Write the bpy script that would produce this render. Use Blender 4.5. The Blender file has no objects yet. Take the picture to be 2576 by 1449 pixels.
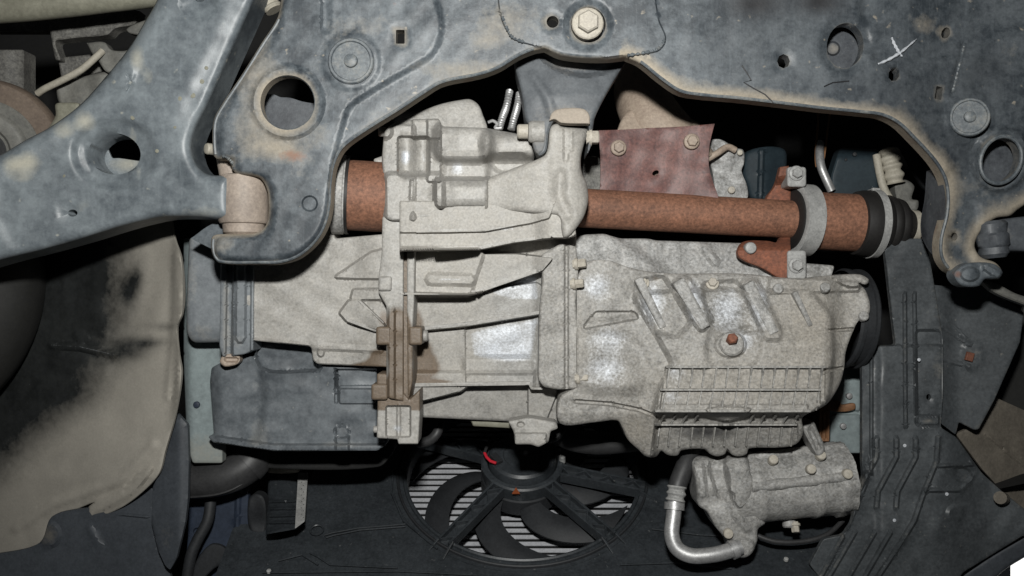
import bpy, bmesh, math, random
import numpy as np
from mathutils import Vector, Matrix
from mathutils.geometry import delaunay_2d_cdt
random.seed(7)
rng = np.random.default_rng(7)
SC = bpy.context.scene
COL = SC.collection

# ------------------------------------------------------------------ camera, light, exposure
# The camera lies under a lifted car and looks straight up (+Z); image right = +X, image down = +Y.
# A photo position (px, py on a 2576 x 1449 print) at height h (1 unit = 0.42 mm, measured from the
# level of the gearbox belly, positive = further up into the car) becomes a point through Q().
U = 0.00042
DIST = 2323.0
CX, CY = 1288.0, 724.5
Z0 = 1.75
cam_d = bpy.data.cameras.new('Camera'); cam = bpy.data.objects.new('Camera', cam_d); COL.objects.link(cam)
cam.location = (0, 0, Z0 - DIST*U); cam.rotation_euler = (math.pi, 0, 0)
cam_d.sensor_width = 36; cam_d.lens = 36*DIST/2576; cam_d.clip_start = .01; cam_d.clip_end = 100
SC.camera = cam
world = bpy.data.worlds.new('World'); SC.world = world; world.use_nodes = True
world.node_tree.nodes['Background'].inputs[0].default_value = (.80, .90, 1, 1)
world.node_tree.nodes['Background'].inputs[1].default_value = .009
fl = bpy.data.lights.new('flash', 'AREA'); fl.shape = 'RECTANGLE'; fl.size = .065; fl.size_y = .04
fl.energy = 10.2; fl.spread = math.radians(155); fl.color = (1, .998, .965)
flo = bpy.data.objects.new('flash', fl); COL.objects.link(flo)
flo.location = (-40*U, -540*U, Z0 - DIST*U + .01); flo.rotation_euler = (math.pi, 0, 0)
SC.view_settings.view_transform = 'Standard'; SC.view_settings.look = 'None'
SC.view_settings.exposure = 0; SC.view_settings.gamma = 1
SC.view_settings.use_curve_mapping = False

# ------------------------------------------------------------------ geometry helpers
def Q(px, py, h):
    s = (DIST + h)/DIST
    return np.array([(px-CX)*s, (py-CY)*s, h], float)
def W(q): return Vector((q[0]*U, q[1]*U, Z0 + q[2]*U))

def cr(pts, n=6):
    """closed smooth outline; a third value 0 marks a sharp corner"""
    P = [np.array(p[:2], float) for p in pts]; S = [len(p) > 2 for p in pts]; N = len(P); out = []
    for i in range(N):
        p1, p2 = P[i], P[(i+1) % N]
        p0 = p1 if S[i] else P[i-1]
        p3 = p2 if S[(i+1) % N] else P[(i+2) % N]
        L = np.linalg.norm(p2-p1)
        d0 = np.linalg.norm(p1-p0)+L; d1 = np.linalg.norm(p3-p2)+L
        m1 = (p2-p0)/d0*L; m2 = (p3-p1)/d1*L
        k = max(2, min(n, int(L/5)+1))
        for j in range(k):
            t = j/k
            out.append((2*t**3-3*t*t+1)*p1+(t**3-2*t*t+t)*m1+(-2*t**3+3*t*t)*p2+(t**3-t*t)*m2)
    return np.array(out)
def fl_(pts, r=6):
    """polygon with filleted corners"""
    P = [np.array(p, float) for p in pts]; N = len(P); out = []
    for i in range(N):
        a, b, c = P[i-1], P[i], P[(i+1) % N]
        la, lc = np.linalg.norm(a-b), np.linalg.norm(c-b)
        t = min(r, la*.45, lc*.45)
        A = b+(a-b)/la*t; C = b+(c-b)/lc*t
        for k in range(5):
            s = k/4; out.append((1-s)**2*A+2*s*(1-s)*b+s*s*C)
    return np.array(out)
def ell(x, y, rx, ry=None, rot=0, n=40):
    ry = ry or rx; a = np.linspace(0, 2*math.pi, n, endpoint=False)
    c, s = math.cos(math.radians(rot)), math.sin(math.radians(rot))
    u, v = rx*np.cos(a), ry*np.sin(a)
    return np.stack([x+u*c-v*s, y+u*s+v*c], 1)
def rect(x0, y0, x1, y1, r=4): return fl_([(x0, y0), (x1, y0), (x1, y1), (x0, y1)], r)
def resample(P, step):
    out = []; N = len(P)
    for i in range(N):
        a, b = P[i], P[(i+1) % N]; L = np.linalg.norm(b-a)
        if L < .6: continue
        k = max(1, int(round(L/step)))
        for j in range(k): out.append(a+(b-a)*j/k)
    return np.array(out)
def segdist(X, Y, A, B):
    best = np.full(X.shape, 1e9)
    for a, b in zip(A, B):
        d = b-a; L2 = max(d@d, 1e-9)
        t = np.clip(((X-a[0])*d[0]+(Y-a[1])*d[1])/L2, 0, 1)
        best = np.minimum(best, (X-a[0]-t*d[0])**2+(Y-a[1]-t*d[1])**2)
    return np.sqrt(best)
def inside(X, Y, P):
    r = np.zeros(X.shape, bool); N = len(P)
    for i in range(N):
        (x1, y1), (x2, y2) = P[i], P[(i+1) % N]
        if y1 == y2: continue
        c = ((y1 > Y) != (y2 > Y)) & (X < (x2-x1)*(Y-y1)/(y2-y1)+x1)
        r ^= c
    return r
def pdist(X, Y, P): return segdist(X, Y, P, np.roll(P, -1, 0))
def sdist(X, Y, P):
    d = pdist(X, Y, P); return np.where(inside(X, Y, P), d, -d)
def sms(t): t = np.clip(t, 0, 1); return t*t*(3-2*t)
def area2(P): x, y = P[:, 0], P[:, 1]; return np.sum(x*np.roll(y, -1)-np.roll(x, -1)*y)
def offs(P, d):
    """points moved outward (positive d) along the outline's normals"""
    t = np.roll(P, -1, 0)-np.roll(P, 1, 0); L = np.maximum(np.linalg.norm(t, axis=1, keepdims=True), 1e-6)
    n = np.stack([t[:, 1], -t[:, 0]], 1)/L
    if area2(P) < 0: n = -n
    return P+n*d
def surf(o, x, y):
    """height of a built skin at a photo position"""
    l = worldloc(o); V = np.empty(len(o.data.vertices)*3); o.data.vertices.foreach_get('co', V); V = V.reshape(-1, 3)+np.array(l)
    q = V/U; h = (V[:, 2]-Z0)/U; f = DIST/(DIST+h); px = q[:, 0]*f+CX; py = q[:, 1]*f+CY
    k = np.argsort((px-x)**2+(py-y)**2)[:4]; return float(h[k].min())
def seg(pts, w): return ('seg', np.array(pts, float), w)
def fsd(X, Y, f):
    if isinstance(f, tuple) and f[0] == 'seg': return f[2]-segdist(X, Y, f[1][:-1], f[1][1:])
    return sdist(X, Y, f)
def fpts(f, soft, step):
    if isinstance(f, tuple) and f[0] == 'seg':
        out = []
        for a, b in zip(f[1][:-1], f[1][1:]):
            L = np.linalg.norm(b-a); n = np.array([-(b-a)[1], (b-a)[0]])/L
            for j in range(max(2, int(L/step))+1):
                p = a+(b-a)*j/max(2, int(L/step))
                for o in (-f[2]-soft, -f[2], 0, f[2], f[2]+soft): out.append(p+n*o)
        return np.array(out)
    R = resample(f, step)
    return np.concatenate([R, offs(R, soft)])
def blob(X, Y, *bs):
    r = np.zeros(X.shape)
    for x, y, rx, ry, a in bs: r += a*np.exp(-(((X-x)/rx)**2+((Y-y)/ry)**2))
    return r

def to_object(name, verts, faces, mat, parent=None, attrs=None, angle=35, smooth=True):
    V = np.array(verts, float); V = V*U; V[:, 2] += Z0
    o0 = V.mean(0)
    me = bpy.data.meshes.new(name); me.from_pydata((V-o0).tolist(), [], [list(map(int, f)) for f in faces])
    if smooth:
        me.polygons.foreach_set('use_smooth', [True]*len(me.polygons)); me.set_sharp_from_angle(angle=math.radians(angle))
    for k, a in (attrs or {}).items():
        at = me.attributes.new(k, 'FLOAT', 'POINT'); at.data.foreach_set('value', np.asarray(a, np.float32))
    me.materials.append(mat); me.update()
    o = bpy.data.objects.new(name, me); COL.objects.link(o)
    o.location = Vector(o0)
    if parent is not None: attach(o, parent)
    return o
def worldloc(o):
    l = o.location.copy()
    return l if o.parent is None else l+worldloc(o.parent)
def attach(o, parent):
    o.location = o.location-worldloc(parent); o.parent = parent
def thing(name, label, cat, at, group=None):
    o = bpy.data.objects.new(name, None); COL.objects.link(o); o.empty_display_size = .02
    o.location = W(Q(*at)); return tag(o, label, cat, group)
def tag(o, label, cat, group=None):
    o['label'] = label; o['category'] = cat
    if group: o['group'] = group
    return o
def struct(o): o['kind'] = 'structure'; return o

def relief(name, outline, base, mat, parent=None, feats=(), holes=(), step=8, thick=30, rnd=6, hrnd=None,
           attrs=None, angle=35, wob=0.0):
    """a sheet or casting skin: outline at photo positions, height base(X,Y) plus lifted features, rounded rim, side walls"""
    loops = [resample(np.array(outline, float), step)]+[resample(np.array(h, float), step*.7) for h in holes]
    if area2(loops[0]) < 0: loops[0] = loops[0][::-1]
    for i in range(1, len(loops)):
        if area2(loops[i]) > 0: loops[i] = loops[i][::-1]
    hrnd = rnd if hrnd is None else hrnd
    if mat.name.startswith('cast'): feats = [(f, l*1.65, max(q*1.25, 4)) for f, l, q in feats]
    B = np.concatenate(loops)
    x0, y0 = loops[0].min(0); x1, y1 = loops[0].max(0)
    gx, gy = np.meshgrid(np.arange(x0, x1, step), np.arange(y0, y1, step*.87))
    gx = gx+(np.arange(gx.shape[0]) % 2)[:, None]*step*.5
    cand = [np.stack([gx.ravel(), gy.ravel()], 1)]
    ring = []
    for i, L in enumerate(loops):
        r = rnd if i == 0 else hrnd
        if r > 0:
            for k in (.12, .35, .65, 1.): ring.append((offs(L, -r*k if i == 0 else -r*k), r*k))
    for f, lift, soft in feats: ring.append((fpts(f, soft, step), 1.2))
    def dall(X, Y): return np.min([pdist(X, Y, L) for L in loops], 0)
    def ins(X, Y):
        r = inside(X, Y, loops[0])
        for L in loops[1:]: r &= ~inside(X, Y, L)
        return r
    keep = []
    for pts, dmin in ring:
        X, Y = pts[:, 0], pts[:, 1]; d = dall(X, Y)
        keep.append(pts[ins(X, Y) & (d > dmin*.85)])
    special = np.concatenate(keep) if keep else np.zeros((0, 2))
    G = cand[0]; X, Y = G[:, 0], G[:, 1]; d = dall(X, Y)
    G = G[ins(X, Y) & (d > max(step*.45, rnd*1.05))]
    pts = np.concatenate([special, G])
    # thin out points that nearly coincide
    cell = {}; kk = []
    for i, p in enumerate(pts):
        lim = 2.0 if i < len(special) else step*.42
        c = (int(p[0]//4), int(p[1]//4)); ok = True
        for ax in (-1, 0, 1):
            for ay in (-1, 0, 1):
                for q in cell.get((c[0]+ax, c[1]+ay), ()):
                    if (q[0]-p[0])**2+(q[1]-p[1])**2 < lim*lim: ok = False; break
        if ok: cell.setdefault(c, []).append(p); kk.append(i)
    pts = pts[kk]
    allp = np.concatenate([B, pts])
    ed = []; s = 0; ids = []
    for L in loops:
        n = len(L); ids.append(list(range(s, s+n)))
        ed += [(s+i, s+(i+1) % n) for i in range(n)]; s += n
    vo, eo, fo, ov, oe, of = delaunay_2d_cdt([Vector(p) for p in allp], ed, [], 0, 1e-4)
    V = np.array([(v.x, v.y) for v in vo]); F = np.array([f for f in fo if len(f) == 3])
    c = V[F].mean(1); F = F[ins(c[:, 0], c[:, 1])]
    X, Y = V[:, 0], V[:, 1]; d = dall(X, Y)
    h = np.array(base(X, Y), float) if callable(base) else np.full(len(X), float(base))
    for f, lift, soft in feats: h = h-lift*sms((fsd(X, Y, f)+soft)/max(soft, .01))
    if wob:
        for k in range(9):
            a = rng.uniform(0, 2*math.pi); fr = rng.uniform(.01, .08); h = h+wob*np.sin((X*math.cos(a)+Y*math.sin(a))*fr*1.6+rng.uniform(0, 6))/3
    for i, L in enumerate(loops):
        r = rnd if i == 0 else hrnd
        if r > 0:
            di = np.clip(pdist(X, Y, L), 0, r); h = h+(r-np.sqrt(np.maximum(r*r-(r-di)**2, 0)))
    s = (DIST+h)/DIST
    V3 = np.stack([(X-CX)*s, (Y-CY)*s, h], 1)
    # outward side facing the camera is -Z
    a = V[F[:, 0]]; b = V[F[:, 1]]; cc = V[F[:, 2]]
    ar = (b[:, 0]-a[:, 0])*(cc[:, 1]-a[:, 1])-(b[:, 1]-a[:, 1])*(cc[:, 0]-a[:, 0])
    F = np.where((ar > 0)[:, None], F[:, ::-1], F)
    # walls from the mesh's own open edges
    cnt = {}
    for f in F:
        for i in range(3):
            e = (f[i], f[(i+1) % 3]); k = (min(e), max(e)); cnt[k] = None if k in cnt else e
    faces = F.tolist(); nv = len(V3); m = {}; extra = []
    for k, e in cnt.items():
        if e is None: continue
        for v in e:
            if v not in m: m[v] = nv+len(extra); extra.append(V3[v]+np.array([0, 0, thick]))
        faces.append([e[1], e[0], m[e[0]], m[e[1]]])
    V3 = np.concatenate([V3, np.array(extra)]) if extra else V3
    at = {}
    src = list(m.keys())
    for k, fn in (attrs or {}).items():
        v = np.asarray(fn(X, Y, d), float)*np.ones(len(X)); at[k] = np.concatenate([v, v[src]]) if extra else v
    return to_object(name, V3, faces, mat, parent, at, angle)

def frame(axis):
    a = np.array(axis, float); a /= np.linalg.norm(a)
    u = np.cross(a, [0, 0, 1.0])
    if np.linalg.norm(u) < 1e-3: u = np.array([1.0, 0, 0])
    u /= np.linalg.norm(u); return a, u, np.cross(a, u)
def lathe(name, org, axis, prof, mat, parent=None, seg_=32, a0=0, a1=360, attrs=None, angle=35, lump=None, caps=False):
    """turned shape: prof = (distance along axis, radius) in units at org (a Q point)"""
    a, u, v = frame(axis); full = abs(a1-a0) >= 359.9
    ns = seg_ if full else seg_+1
    V = []; F = []
    for t, r in prof:
        for k in range(ns):
            th = math.radians(a0+(a1-a0)*k/seg_)
            rr = r*(lump(t, th) if lump else 1)
            V.append(org+a*t+(u*math.cos(th)+v*math.sin(th))*rr)
    for i in range(len(prof)-1):
        for k in range(ns if full else ns-1):
            k2 = (k+1) % ns
            F.append([i*ns+k, i*ns+k2, (i+1)*ns+k2, (i+1)*ns+k])
    if full and caps:
        if prof[0][1] > .01: F.append(list(range(ns))[::-1])
        if prof[-1][1] > .01: F.append([(len(prof)-1)*ns+k for k in range(ns)])
    return to_object(name, V, F, mat, parent, attrs, angle)
def path(pts, n=8):
    P = [Q(*p) for p in pts]; out = []
    for i in range(len(P)-1):
        p0 = P[max(i-1, 0)]; p1 = P[i]; p2 = P[i+1]; p3 = P[min(i+2, len(P)-1)]
        for j in range(n):
            t = j/n
            out.append(.5*((2*p1)+(-p0+p2)*t+(2*p0-5*p1+4*p2-p3)*t*t+(-p0+3*p1-3*p2+p3)*t**3))
    out.append(P[-1]); return np.array(out)
def tube(name, pts, r, mat, parent=None, seg_=14, n=8, raw=False, rfun=None, cap=True, angle=40):
    C = np.array(pts) if raw else path(pts, n)
    V = []; F = []; N = len(C); up = None
    for i in range(N):
        t = C[min(i+1, N-1)]-C[max(i-1, 0)]; t /= np.linalg.norm(t)
        if up is None: up = np.cross(t, [0, 0, 1.0]) if abs(t[2]) < .95 else np.array([1.0, 0, 0])
        u = up-t*(up@t); u /= np.linalg.norm(u); v = np.cross(t, u); up = u
        rr = rfun(i/(N-1)) if rfun else r
        for k in range(seg_):
            a = 2*math.pi*k/seg_; V.append(C[i]+(u*math.cos(a)+v*math.sin(a))*rr)
    for i in range(N-1):
        for k in range(seg_):
            k2 = (k+1) % seg_; F.append([i*seg_+k, i*seg_+k2, (i+1)*seg_+k2, (i+1)*seg_+k])
    if cap: F.append(list(range(seg_))[::-1]); F.append([(N-1)*seg_+k for k in range(seg_)])
    return to_object(name, V, F, mat, parent, None, angle)
def boxes(name, lst, mat, parent=None, bev=1.5):
    """lst of (corner list of 8 Q-points) joined into one bevelled mesh part"""
    bm = bmesh.new()
    for c in lst:
        vs = [bm.verts.new(W(p)) for p in c]
        for f in ((0, 1, 2, 3), (7, 6, 5, 4), (0, 4, 5, 1), (1, 5, 6, 2), (2, 6, 7, 3), (3, 7, 4, 0)): bm.faces.new([vs[i] for i in f])
    bmesh.ops.recalc_face_normals(bm, faces=bm.faces)
    if bev: bmesh.ops.bevel(bm, geom=list(bm.edges), offset=bev*U, segments=2, affect='EDGES', profile=.6)
    me = bpy.data.meshes.new(name); bm.to_mesh(me); bm.free(); me.materials.append(mat)
    V = np.array([v.co for v in me.vertices]); c = Vector(V.mean(0))
    for v in me.vertices: v.co -= c
    o = bpy.data.objects.new(name, me); COL.objects.link(o); o.location = c
    if parent is not None: attach(o, parent)
    return o
def beam(p, q, w, d, nrm=(0, 0, -1)):
    """8 corners of a bar from Q-point p to q, width w across, depth d behind its face"""
    p = np.array(p, float); q = np.array(q, float); a = q-p; a /= np.linalg.norm(a); n = np.array(nrm, float)
    s = np.cross(a, n); s /= np.linalg.norm(s); n = np.cross(s, a); n /= np.linalg.norm(n)
    if n@np.array(nrm) < 0: n = -n
    return [p+s*w/2, q+s*w/2, q-s*w/2, p-s*w/2, p+s*w/2-n*d, q+s*w/2-n*d, q-s*w/2-n*d, p-s*w/2-n*d]

# bolts: one shared mesh per kind, unit radius = 1 (scaled per bolt)
_bm = {}
def bolt_mesh(kind, mat):
    key = (kind, mat.name)
    if key in _bm: return _bm[key]
    bm = bmesh.new()
    def ringl(prof, n, off=0):
        prev = None
        for t, r in prof:
            cur = [bm.verts.new((r*math.cos(2*math.pi*k/n+off), r*math.sin(2*math.pi*k/n+off), t)) for k in range(n)]
            if prev:
                for k in range(n): bm.faces.new([prev[k], prev[(k+1) % n], cur[(k+1) % n], cur[k]])
            prev = cur
        bm.faces.new(prev)
    if kind in ('flange', 'hex'):
        if kind == 'flange': ringl([(.4, 1.0), (-.12, 1.0), (-.22, .93), (-.30, .72)], 20)
        ringl([(.4, .70), (-.72, .70), (-.84, .60)], 6, .3)
        if kind == 'hex': ringl([(.2, .9), (-.08, .9), (-.1, .7)], 20)
    if kind == 'round': ringl([(.6, 1.0), (-.35, 1.0), (-.55, .86), (-.62, .55)], 16)
    if kind == 'disc': ringl([(.5, 1.0), (-.12, 1.0), (-.18, .95), (-.18, .86), (-.1, .82), (-.1, .34), (-.1, .30), (-.26, .28), (-.3, .2)], 32)
    bmesh.ops.recalc_face_normals(bm, faces=bm.faces)
    me = bpy.data.meshes.new(kind); bm.to_mesh(me); bm.free()
    me.polygons.foreach_set('use_smooth', [True]*len(me.polygons)); me.set_sharp_from_angle(angle=math.radians(30))
    me.materials.append(mat); _bm[key] = me; return me
def bolt(x, y, h, r, mat, parent, kind='flange', axis=(0, 0, -1), name='bolt', rot=None, sz=1.0):
    o = bpy.data.objects.new(name, bolt_mesh(kind, mat)); COL.objects.link(o)
    q = Q(x, y, h); o.location = W(q)
    o.scale = (r*U, r*U, r*U*sz)
    R = Vector((0, 0, -1)).rotation_difference(Vector(axis).normalized())
    o.rotation_mode = 'QUATERNION'
    R = R @ Matrix.Rotation(rot if rot is not None else random.uniform(0, 1), 4, 'Z').to_quaternion()
    o.rotation_quaternion = R
    attach(o, parent); return o

# ------------------------------------------------------------------ materials
def mk(name, base, base2=None, dustc=(.36, .30, .22), dust=-.3, rough=.6, drough=.9, metal=0.0, big=14, mid=55, fine=420,
       speck=.18, bump=.12, rustc=(.27, .10, .045), barec=(.52, .545, .585), dustk=1.9, dmax=.85, spots=0, nhw=.5, fw=.3, dvar=.78, spec=.45, streak=None, coat=0, barek=3.0):
    """paint / casting / plastic with mottling, dust, rust, oil and bare-metal layers steered by vertex attributes"""
    m = bpy.data.materials.new(name); m.use_nodes = True; nt = m.node_tree; N = nt.nodes; L = nt.links
    bs = N['Principled BSDF']
    base2 = base2 or tuple(c*.6 for c in base)
    tc = N.new('ShaderNodeNewGeometry'); obj = tc.outputs['Position']
    def noise(sc, det=5, ro=.6, vec=obj):
        n = N.new('ShaderNodeTexNoise'); n.inputs['Scale'].default_value = sc; n.inputs['Detail'].default_value = det
        n.inputs['Roughness'].default_value = ro; L.new(vec, n.inputs['Vector']); return n.outputs['Fac']
    def math_(op, a, b, cl=False):
        n = N.new('ShaderNodeMath'); n.operation = op; n.use_clamp = cl
        for i, v in enumerate((a, b)):
            if isinstance(v, (int, float)): n.inputs[i].default_value = v
            else: L.new(v, n.inputs[i])
        return n.outputs[0]
    def attr(a):
        n = N.new('ShaderNodeAttribute'); n.attribute_name = a; return n.outputs['Fac']
    def mix(f, a, b):
        n = N.new('ShaderNodeMix'); n.data_type = 'RGBA'
        L.new(f, n.inputs[0])
        for i, v in ((6, a), (7, b)):
            if isinstance(v, tuple): n.inputs[i].default_value = (*v, 1)
            else: L.new(v, n.inputs[i])
        return n.outputs[2]
    def mixf(f, a, b):
        n = N.new('ShaderNodeMix'); L.new(f, n.inputs[0])
        for i, v in ((2, a), (3, b)):
            if isinstance(v, (int, float)): n.inputs[i].default_value = v
            else: L.new(v, n.inputs[i])
        return n.outputs[0]
    def thr(x, lo, k): return math_('MULTIPLY', math_('SUBTRACT', x, lo), k, True)
    nb, nm, nf = noise(big, 4), noise(mid, 6, .65), noise(fine, 3, .7)
    nn = math_('ADD', math_('MULTIPLY', nb, .5), math_('MULTIPLY', nm, .5))
    colr = mix(thr(math_('ADD', math_('MULTIPLY', nn, 1-fw), math_('MULTIPLY', noise(mid*4, 4, .7), fw)), .40, 5.0), base2, base)
    if spots: colr = mix(math_('MULTIPLY', thr(noise(mid*3.0, 2, .5), .70, 12), spots), colr, tuple(min(1, c*1.15) for c in dustc))
    if streak:
        mp = N.new('ShaderNodeMapping'); mp.inputs['Scale'].default_value = streak; L.new(obj, mp.inputs['Vector'])
        colr = mix(math_('MULTIPLY', thr(noise(1, 3, .5, mp.outputs[0]), .55, 3), .35), colr, tuple(min(1, c*1.35) for c in base))
    # dust
    nh = noise(mid*3.3, 5, .7)
    dm = math_('MULTIPLY', thr(math_('ADD', math_('ADD', math_('ADD', math_('MULTIPLY', nm, .45), math_('MULTIPLY', nh, nhw)), math_('MULTIPLY', nb, .35)), math_('ADD', attr('dust'), dust)), .55, dustk), dmax)
    dc = mix(thr(math_('ADD', math_('MULTIPLY', nb, .6), math_('MULTIPLY', nm, .4)), .4, 4), dustc, tuple(c*dvar for c in dustc))
    colr = mix(dm, colr, dc)
    rgh = mixf(dm, rough, drough)
    # rust
    rm = thr(math_('ADD', math_('MULTIPLY', nm, .7), attr('rust')), .62, 4)
    colr = mix(rm, colr, mix(thr(nf, .4, 3), rustc, tuple(c*.6 for c in rustc)))
    # bare metal
    bmk = thr(math_('ADD', math_('ADD', math_('MULTIPLY', nm, .35), math_('MULTIPLY', nf, .35)), attr('bare')), .72, barek)
    colr = mix(bmk, colr, barec)
    rgh = mixf(bmk, rgh, .5)
    # oil / soot and painted-in dimming
    om = thr(math_('ADD', math_('MULTIPLY', nm, .5), attr('oil')), .62, 5)
    colr = mix(om, colr, mix(nb, (.085, .062, .042), (.20, .155, .115)))
    rgh = mixf(om, rgh, .5)
    sm_ = thr(math_('ADD', math_('MULTIPLY', nm, .4), attr('soot_shade')), .5, 1.6)
    colr = mix(sm_, colr, (.018, .018, .02))
    # grain
    g = N.new('ShaderNodeMix'); g.data_type = 'RGBA'; g.blend_type = 'MULTIPLY'; g.inputs[0].default_value = 1
    L.new(colr, g.inputs[6])
    gf = math_('ADD', math_('MULTIPLY', math_('SUBTRACT', nf, .5), speck*4), 1.0)
    cmb = N.new('ShaderNodeCombineColor'); [L.new(gf, cmb.inputs[i]) for i in range(3)]
    L.new(cmb.outputs[0], g.inputs[7])
    L.new(g.outputs[2], bs.inputs['Base Color'])
    L.new(rgh, bs.inputs['Roughness'])
    if metal:
        L.new(math_('MULTIPLY', math_('SUBTRACT', 1.0, dm), metal), bs.inputs['Metallic'])
    else: L.new(math_('MULTIPLY', bmk, .25), bs.inputs['Metallic'])
    bs.inputs['Specular IOR Level'].default_value = spec
    if coat: bs.inputs['Coat Weight'].default_value = coat
    bp = N.new('ShaderNodeBump'); bp.inputs['Strength'].default_value = bump; bp.inputs['Distance'].default_value = .002
    L.new(math_('ADD', math_('MULTIPLY', nm, .7), math_('MULTIPLY', nf, .5)), bp.inputs['Height']); L.new(bp.outputs[0], bs.inputs['Normal'])
    return m

TAN = (.37, .32, .25)
M = {}
M['frame'] = mk('subframe_paint', (.118, .134, .147), (.036, .044, .052), (.41, .355, .275), -.26, .46, .85, big=10, mid=40, fine=360, speck=.20, bump=.12, dustk=2.1, spots=.5, streak=(300, 18, 60), nhw=.34, fw=.2)
M['frame_dark'] = mk('subframe_paint_dark', (.085, .093, .103), (.035, .039, .046), (.36, .32, .26), -.22, .5, .85, big=14, mid=50, fine=300, speck=.16, bump=.12, spots=.4, nhw=.3, fw=.15)
M['frame_disc'] = mk('subframe_disc', (.14, .158, .168), (.06, .07, .08), (.42, .365, .285), -.10, .46, .85, big=20, mid=70, speck=.18, bump=.1)
M['arm'] = mk('arm_paint', (.19, .215, .23), (.075, .088, .10), (.50, .475, .385), -.25, .42, .85, big=8, mid=30, fine=360, speck=.10, bump=.08, dustk=2.1, spots=.4, streak=(160, 18, 40), nhw=.28, fw=.14)
M['cast'] = mk('cast_aluminium', (.37, .365, .352), (.235, .227, .212), (.41, .375, .32), .06, .46, .85, big=9, mid=50, fine=420, speck=.25, bump=.28, dustk=1.7, nhw=.4, fw=.3, dvar=.86)
M['cast_rough'] = mk('cast_aluminium_rough', (.36, .362, .36), (.17, .166, .157), (.355, .32, .268), .0, .44, .85, big=10, mid=80, fine=340, speck=.42, bump=.42, dustk=1.8, nhw=.45, fw=.35, dvar=.84)
M['cast_fin'] = mk('cast_aluminium_fin', (.35, .347, .336), (.215, .209, .197), (.345, .317, .272), .03, .44, .85, big=10, mid=80, fine=340, speck=.46, bump=.38, nhw=.45, fw=.35, dvar=.84)
M['cast_dark'] = mk('cast_dark', (.17, .165, .15), (.07, .068, .065), (.24, .225, .19), -.2, .7, .9, big=16, mid=110, fine=380, speck=.4, bump=.35)
M['rust'] = mk('rusty_steel', (.24, .112, .068), (.145, .069, .043), (.36, .25, .185), -.26, .7, .9, big=14, mid=70, fine=300, speck=.5, bump=.25, dustk=1.6, streak=(12, 140, 140))
M['shield'] = mk('rusty_shield', (.165, .072, .060), (.088, .040, .037), (.25, .135, .09), -.22, .5, .88, big=11, mid=48, fine=300, speck=.42, bump=.2, nhw=.4)
M['brackrust'] = mk('rusty_bracket', (.235, .082, .044), (.13, .052, .032), (.28, .21, .155), -.26, .7, .9, big=20, mid=90, fine=260, speck=.4, bump=.25)
M['zinc'] = mk('zinc_steel', (.37, .37, .36), (.24, .24, .235), (.38, .345, .29), -.2, .5, .85, big=30, mid=120, speck=.15, bump=.1)
M['boltd'] = mk('dusty_bolt', (.46, .43, .37), (.33, .30, .26), (.46, .42, .34), .05, .5, .85, big=60, mid=220, speck=.2, bump=.15)
M['steel'] = mk('bright_steel', (.50, .50, .50), (.34, .34, .34), (.36, .335, .29), -.25, .45, .8, .6, big=40, mid=160, speck=.2, bump=.1)
M['mount'] = mk('mount_rubber_paint', (.115, .125, .135), (.075, .082, .09), (.33, .30, .26), -.24, .55, .9, big=22, mid=70, speck=.1, bump=.08)
M['cover'] = mk('grey_plastic', (.14, .155, .168), (.066, .075, .084), (.35, .335, .30), -.26, .42, .82, big=10, mid=40, fine=360, speck=.14, bump=.08, spots=.3, streak=(160, 20, 60), nhw=.34, fw=.2)
M['box'] = mk('grey_plastic_smooth', (.21, .228, .242), (.14, .153, .165), (.39, .365, .32), -.22, .42, .85, big=14, mid=45, speck=.08, bump=.05)
M['black'] = mk('black_plastic', (.022, .024, .027), (.013, .014, .016), (.10, .10, .10), -.38, .62, .8, big=22, mid=80, speck=.15, bump=.06)
M['shroud'] = mk('shroud_plastic', (.036, .041, .046), (.019, .022, .025), (.17, .17, .165), -.36, .42, .8, big=16, mid=60, speck=.25, bump=.08, streak=(4, 60, 60), spots=.3)
M['splash'] = mk('splash_shield', (.082, .090, .096), (.045, .050, .054), (.31, .285, .24), -.30, .45, .85, big=14, mid=60, fine=300, speck=.16, bump=.06, spots=.3, streak=(10, 60, 20))
M['liner'] = mk('wheel_liner', (.028, .030, .030), (.012, .013, .013), (.345, .322, .28), -.42, .42, .88, big=9, mid=34, speck=.10, bump=.04, dustk=1.35, dmax=1, nhw=.3, fw=.15)
M['lowliner'] = mk('lower_liner', (.055, .062, .072), (.036, .041, .048), (.14, .125, .10), -.36, .55, .85, big=14, mid=60, speck=.12, bump=.05)
M['tan'] = mk('dusty_arch', (.15, .132, .108), (.10, .088, .072), (.25, .222, .18), -.1, .8, .9, big=18, mid=60, speck=.15, bump=.08)
M['rubber'] = mk('rubber', (.040, .040, .041), (.024, .024, .025), (.12, .105, .08), -.36, .5, .85, big=22, mid=80, speck=.12, bump=.06)
M['boot'] = mk('boot_rubber', (.016, .015, .014), (.011, .010, .010), (.09, .075, .055), -.36, .6, .85, big=20, mid=90, speck=.15, bump=.08)
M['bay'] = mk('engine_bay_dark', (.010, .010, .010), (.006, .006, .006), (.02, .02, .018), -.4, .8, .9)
M['body'] = mk('body_paint_pale', (.24, .285, .29), (.17, .20, .205), (.30, .28, .23), -.28, .4, .8, big=12, mid=50, speck=.05, bump=.03)
M['blue'] = mk('body_paint_blue', (.022, .034, .042), (.014, .022, .028), (.12, .13, .13), -.34, .45, .8, big=20, mid=60, speck=.1, bump=.04)
M['navy'] = mk('body_paint_navy', (.030, .040, .062), (.02, .027, .042), (.10, .10, .10), -.35, .45, .8, big=20, mid=60, speck=.1, bump=.04)
M['alu'] = mk('radiator_fin', (.62, .63, .66), (.5, .51, .54), (.3, .28, .25), -.3, .45, .8, .3, big=20, mid=90, speck=.2, bump=.05)
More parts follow.
